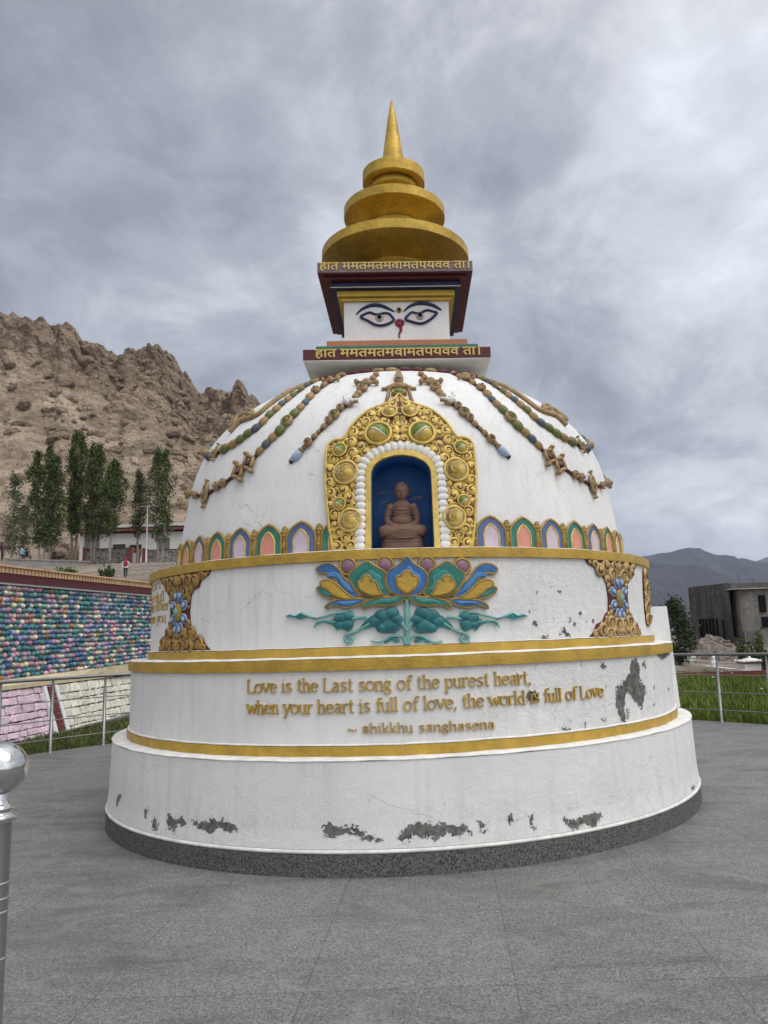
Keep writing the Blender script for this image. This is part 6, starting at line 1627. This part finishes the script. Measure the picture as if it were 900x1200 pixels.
mountain('far_spur', [(x, y, 2500) for x, y in NEAR], 1000, 9., 34)
BACK = [(700,690),(800,680),(860,668),(884,659),(893,655),(902,652),(915,655),(935,648),(980,655),(1100,690)]
mountain('far_range', [(x, y, 5600) for x, y in BACK], 1800, 14., 70)

# ------------------------------------------------------------------ right: concrete hall, spoil heap, path, pillars, tree
def concrete(name, a, c):
    m = mat(name, a, .9, .3, .5, .5, 9, fine=(2.2, .25), dist=.05); N = m.node_tree.nodes; L = m.node_tree.links; b = N['Principled BSDF']
    tc = [n for n in N if n.type == 'TEX_COORD'][0]; src = b.inputs['Base Color'].links[0].from_socket
    mp = N.new('ShaderNodeMapping'); mp.inputs['Scale'].default_value = (1.4, 1.4, .16); L.new(tc.outputs['Object'], mp.inputs['Vector'])
    n = N.new('ShaderNodeTexNoise'); n.inputs['Scale'].default_value = 1.2; n.inputs['Detail'].default_value = 6; L.new(mp.outputs['Vector'], n.inputs['Vector'])
    r = N.new('ShaderNodeMapRange'); r.inputs[1].default_value = .40; r.inputs[2].default_value = .62; r.inputs[4].default_value = .75; L.new(n.outputs['Fac'], r.inputs[0])
    x = N.new('ShaderNodeMix'); x.data_type = 'RGBA'; L.new(r.outputs[0], x.inputs[0]); L.new(src, x.inputs[6]); x.inputs[7].default_value = (*c, 1); L.new(x.outputs[2], b.inputs['Base Color']); return m
M['conc'] = concrete('stained_dark_concrete', (.105,.10,.093), (.038,.037,.036))
M['conc2'] = concrete('raw_grey_concrete', (.185,.175,.16), (.085,.08,.075))
def hall():
    Y = 58.; A = at_y(812, 757, Y+5); B = at_y(856.5, 759, Y); C = at_y(868, 759, Y+.8); D = at_y(960, 760, Y+1.5); zt = at_y(856, 682.5, Y).z; zb = -2.4
    off = Vector((B.x, B.y, zb)); o = empty('concrete_hall', off); tag(o, 'unfinished dark concrete hall with tall slit openings, beyond the spoil heap', 'building'); fn = lambda p: p-off
    zl = at_y(812, 689.5, Y+5).z
    def prism(name, pts, z0, z1, m, par=o, z1s=None):
        n = len(pts); z1s = z1s or [z1]*n; b = MB(); v = [(p[0], p[1], z0) for p in pts]+[(p[0], p[1], z) for p, z in zip(pts, z1s)]; b.add(v, [(i, (i+1) % n, n+(i+1) % n, n+i) for i in range(n)]+[tuple(range(n, 2*n))]); return b.build(name, M[m], par, fn)
    prism('left_bay', [(A.x, A.y), (B.x+.3, B.y+.1), (B.x+4, B.y+9), (A.x+4.5, A.y+9)], zb, zt-.02, 'conc')
    C0 = Vector((B.x+.45, B.y-.7, 0)); prism('right_bay', [(C0.x+.25, C0.y), (D.x, C0.y+1.0), (D.x, C0.y+9), (C0.x+1, C0.y+9)], zb, at_y(868, 691.5, C0.y).z, 'conc2')
    zr = at_y(868, 691.0, C0.y).z; prism('roof_slab', [(C0.x-.55, C0.y-.1), (C0.x+.25, C0.y-.45), (D.x, C0.y+.5), (D.x, C0.y+9), (C0.x+1, C0.y+9)], zr+.002, zr+.05, 'conc_light', z1s=[zr+.10]*2+[zr+.08]*3)
    zp = at_y(868, 682, C0.y).z; prism('roof_parapet', [(C0.x-.4, C0.y+1.4), (D.x, C0.y+2.2), (D.x, C0.y+8), (C0.x, C0.y+8)], zr+.11, zp, 'conc')
    # slit openings, set proud as dark recesses with concrete fins between
    d = Vector((B.x-A.x, B.y-A.y, 0)); d2 = Vector((d.y, -d.x, 0)).normalized()
    if d2.y > 0: d2 = -d2
    z1 = at_y(830, 725, Y+2.5).z
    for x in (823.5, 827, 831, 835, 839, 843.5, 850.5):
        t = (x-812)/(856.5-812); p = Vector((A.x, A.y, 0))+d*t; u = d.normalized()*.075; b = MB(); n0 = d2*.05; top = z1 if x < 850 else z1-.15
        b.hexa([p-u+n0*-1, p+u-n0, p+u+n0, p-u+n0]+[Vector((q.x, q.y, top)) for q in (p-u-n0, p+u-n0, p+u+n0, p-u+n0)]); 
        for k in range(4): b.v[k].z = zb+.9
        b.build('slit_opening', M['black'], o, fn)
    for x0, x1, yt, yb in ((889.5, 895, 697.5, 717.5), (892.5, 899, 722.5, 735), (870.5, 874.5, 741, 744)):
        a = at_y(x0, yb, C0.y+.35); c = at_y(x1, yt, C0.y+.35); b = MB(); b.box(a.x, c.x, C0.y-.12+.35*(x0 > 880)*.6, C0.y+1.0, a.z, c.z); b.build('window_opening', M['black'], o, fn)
    a = at_y(874, 752, C0.y-.2); c = at_y(882, 739, C0.y-.2); b = MB(); b.box(a.x, c.x, C0.y-.15, C0.y+.1, a.z, c.z)
    for k in range(5): b.box(a.x+(c.x-a.x)*k/4-.03, a.x+(c.x-a.x)*k/4+.03, C0.y-.2, C0.y-.13, a.z, c.z)
    b.build('plank_door', M['greyshutter'], o, fn)
    for x0, x1, yt in ((868, 863, 673), (883, 881, 677)):
        p = at_y(x0, 682, C0.y+2.5); q = at_y(x1, yt, C0.y+2.5); b = MB(); b.tube([p-Vector((0,0,.3)), q], .025, 5); b.build('rebar', M['brickred'], o, fn)
hall()
def heap(name, cx, cy, rx, ry, h, seed, label):
    rg = random.Random(seed); b = MB(); n, m = 56, 26; v = []
    for j in range(m+1):
        r = j/m
        for i in range(n):
            a = 2*pi*i/n; p = Vector((rx*r*cos(a), ry*r*sin(a), 0)); k = noise.fractal(Vector((p.x*.7+seed, p.y*.7, 1)), .8, 2, 6); vv = noise.voronoi(Vector((p.x*2.1, p.y*2.1, seed)))[0][0]
            p.z = max(-.15, h*(1-r**1.5)*(1+.35*k)+(.22*k+.28*(.5-vv))*(1-r**3)); p.x *= 1+.12*k; v.append(p)
    b.add(v, [(j*n+i, j*n+(i+1) % n, (j+1)*n+(i+1) % n, (j+1)*n+i) for j in range(m) for i in range(n)], 0, False)
    for _ in range(140):
        a = rg.uniform(0, 6.28); r = rg.uniform(.1, 1)**.6; x, y = rx*r*cos(a), ry*r*sin(a); z = h*(1-r**1.5)+.02; s_ = rg.uniform(.06, .26); q = MB(); q.ell((0,0,0), (s_, s_*.8, s_*.6), Matrix.Rotation(rg.uniform(0, 6), 3, 'Z'), 6, 4); of = Vector((rg.uniform(0, 50),)*3); b.join(q, lambda w: Vector((x, y, z))+w*(1+.5*noise.noise(w*3/s_*.3+of)))
    for k in range(len(b.s)): b.s[k] = False
    o = b.build(name, M['spoil'], None, None, None, (cx, cy, -.06)); tag(o, label, 'earth heap'); return o
M['spoil'] = mat('pinkish_spoil', (.165,.135,.112), .95, .3, 1.6, .5, 10, fine=(6, .3), dist=.06)
p = at_y(832, 770, 42); heap('spoil_heap', p.x, 42, 3.0, 3.0, 1.02, 3, 'big stony heap of pinkish earth in front of the concrete hall')
p = at_y(858, 775, 38); heap('spoil_heap', p.x+.3, 38.5, 2.4, 2.4, .5, 8, 'lower stony heap of earth just left of the white capped pillar')
M['pinkpath'] = mat('pinkish_paving', (.38,.29,.24), .85, .15, 1.5, .2, 14)
def path():
    b = MB(); b.plate([(2.6, 24.35), (12.5, 23.5), (12.5, 24.75), (2.8, 25.55)], -.055, -.038); o = b.build('footpath', M['pinkpath']); tag(o, kind='structure')
    for k, (ya, yb, z) in enumerate(((24.20, 23.36, .06), (25.56, 24.76, .16))):
        b = MB(); b.hexa([(2.6, ya, -.06), (12.5, yb, -.06), (12.5, yb+.14, -.06), (2.6, ya+.14, -.06), (2.6, ya, z), (12.5, yb, z), (12.5, yb+.14, z), (2.6, ya+.14, z)])
        o = b.build('kerb', M['redbrick']); o['kind'] = 'structure'
path()
def pillars():
    Y = 26.8; p = at_y(881, 802, Y); off = Vector((p.x, Y, -.06)); o = empty('capped_pillar', off); tag(o, 'square white pillar with a dark red rim and scalloped white cap behind the right railing', 'pillar')
    zt = at_y(881, 777, Y).z; b = MB(); w = .27; b.box(-w, w, -w, w, 0, zt+.06); b.build('shaft', M['white'], o)
    b = MB(); b.box(-w*1.25, w*1.25, -w*1.25, w*1.25, zt+.062, zt+.11); b.build('red_rim', M['redbrick'], o)
    b = MB(); b.box(-w*1.35, w*1.35, -w*1.35, w*1.35, zt+.112, zt+.15)
    for k in range(5):
        for s_ in (-1, 1): b.ell((-w*1.3+k*w*.65, s_*w*1.35, zt+.14), (w*.30, w*.16, .04), None, 10, 6); b.ell((s_*w*1.35, -w*1.3+k*w*.65, zt+.14), (w*.16, w*.30, .04), None, 10, 6)
    b.ell((0, 0, zt+.16), (w*1.1, w*1.1, .07), None, 14, 8); b.ell((0, 0, zt+.24), (.06, .06, .05), None, 10, 7); b.build('scalloped_cap', M['edge_white'], o)
    Y = 33.; p = at_y(807.5, 784, Y); q = at_y(807.5, 769, Y); o = empty('stone_post', (p.x, Y, -.06)); tag(o, 'plain white square post beside the dark tree, at the end of the low white kerb', 'post')
    b = MB(); h = q.z+.06; b.box(-.22, .22, -.22, .22, 0, h-.06); b.build('shaft', M['housewhite'], o); b = MB(); b.box(-.25, .25, -.25, .25, h-.058, h); b.build('cap', M['housewhite'], o)
    Y = 29.5; p = at_y(838, 790, Y); q = at_y(838, 768, Y); h = q.z+.06; o = empty('garden_ornament', (p.x, Y, -.06)); tag(o, 'small white turned ornament behind the right railing, between the tree and the capped pillar', 'ornament')
    b = MB(); b.lathe([(.16, 0), (.16, .12), (.10, .16), (.08, h*.35), (.13, h*.5), (.11, h*.62), (.05, h*.70)], 16); b.build('body', M['white'], o); b = MB(); b.ell((0, 0, h*.82), (.085, .085, .11), None, 12, 8); b.build('head', M['white'], o)
    a = at_y(812, 784, 31.5); c = at_y(872, 796, 26.2); b = MB(); b.hexa([(a.x, 31.5, -.06), (c.x, 26.2, -.06), (c.x+.2, 26.3, -.06), (a.x+.2, 31.6, -.06), (a.x, 31.5, .10), (c.x, 26.2, .12), (c.x+.2, 26.3, .12), (a.x+.2, 31.6, .10)]); o = b.build('garden_kerb', M['housewhite']); o['kind'] = 'structure'
pillars()
dk = ((.022,.038,.014),(.032,.052,.018),(.045,.068,.026),(.018,.030,.012))
def round_tree(xpx, yb, yt, wpx, Y, n, seed, label):
    p = at_y(xpx, yb, Y); q = at_y(xpx, yt, Y); h = q.z+.06; w = wpx*Y/F; rg = random.Random(seed); o = empty('leafy_tree', (p.x, Y, -.06)); tag(o, label, 'tree'); tr = MB(); cr = MB()
    tr.tube(crm([(0,0,-.1),(.03,0,h*.3),(-.02,.02,h*.6),(0,0,h*.95)], False, 4), [.07*(1-.9*i/12) for i in range(13)], 8)
    for i in range(46):
        z = h*(.10+.88*(i+rg.random())/46); t = z/h; env = w*.5*(1.0-.55*abs(t-.38)/.6)*(1 if t < .85 else .55); a = rg.uniform(0, 6.28); r = env*rg.uniform(.3, 1.05); tip = Vector((r*cos(a), r*sin(a), z+r*.5)); tr.tube([(0, 0, z-.15), tip*.5+Vector((0, 0, z*.48)), tip], [.02, .012, .005], 5)
        f = rg.uniform(.7, 1.3)
        for _ in range(n//46): leaf_card(cr, tip+Vector((rg.gauss(0, .13), rg.gauss(0, .13), rg.gauss(0, .16))), rg.uniform(.06, .14), rg, tuple(g*f*rg.uniform(.7, 1.5) for g in rg.choice(dk)))
    tr.build('trunk', M['bark'], o); cr.build('crown', M['leaf'], o)
round_tree(797, 772, 704, 33, 30., 3600, 41, 'dark leafy young tree at the right side of the white stupa')
def rb(xpx, yb, yt, wpx, Y, n, seed, label, cols=mid): 
    p = at_y(xpx, yb, Y); q = at_y(xpx, yt, Y); bush('bush', p.x, Y, -.06, wpx*Y/F, q.z+.06, n, seed, label, 'bushes beyond the right railing', cols, .10)
rb(893, 790, 734, 26, 28., 1400, 51, 'bright green bush above the railing at the right edge, before the concrete hall', fresh)
rb(868, 773, 747, 24, 33., 800, 52, 'small green bush behind the capped pillar, under the plank door')
rb(903, 800, 765, 20, 26., 900, 53, 'dark bush right of the white capped pillar, cut by the right edge', dk)
def flowers():
    rg = random.Random(2)
    for i, (x, y) in enumerate(((846,797),(836,805),(858,799),(893,823))):
        p = ground(x, y+6, -.05); o = empty('flower', p); tag(o, ('pink flower on a thin stalk at the back of the long grass, beside the path', 'pale flower low in the long grass left of the others', 'small pink flower at the path edge nearest the capped pillar', 'pink flower in the long grass by the last railing post')[i], 'flower', 'flowers in the long grass')
        b = MB(); b.tube([(0,0,0),(.02,0,.2),(.03,.01,.36)], .006, 5); b.build('stalk', M['turf'], o); b = MB()
        for k in range(6): a = k*pi/3; b.ell((.03+.022*cos(a), .01+.022*sin(a), .37), (.016, .016, .010), None, 8, 5)
        b.build('petals', M['lilac'] if i != 1 else M['edge_white'], o)
flowers()
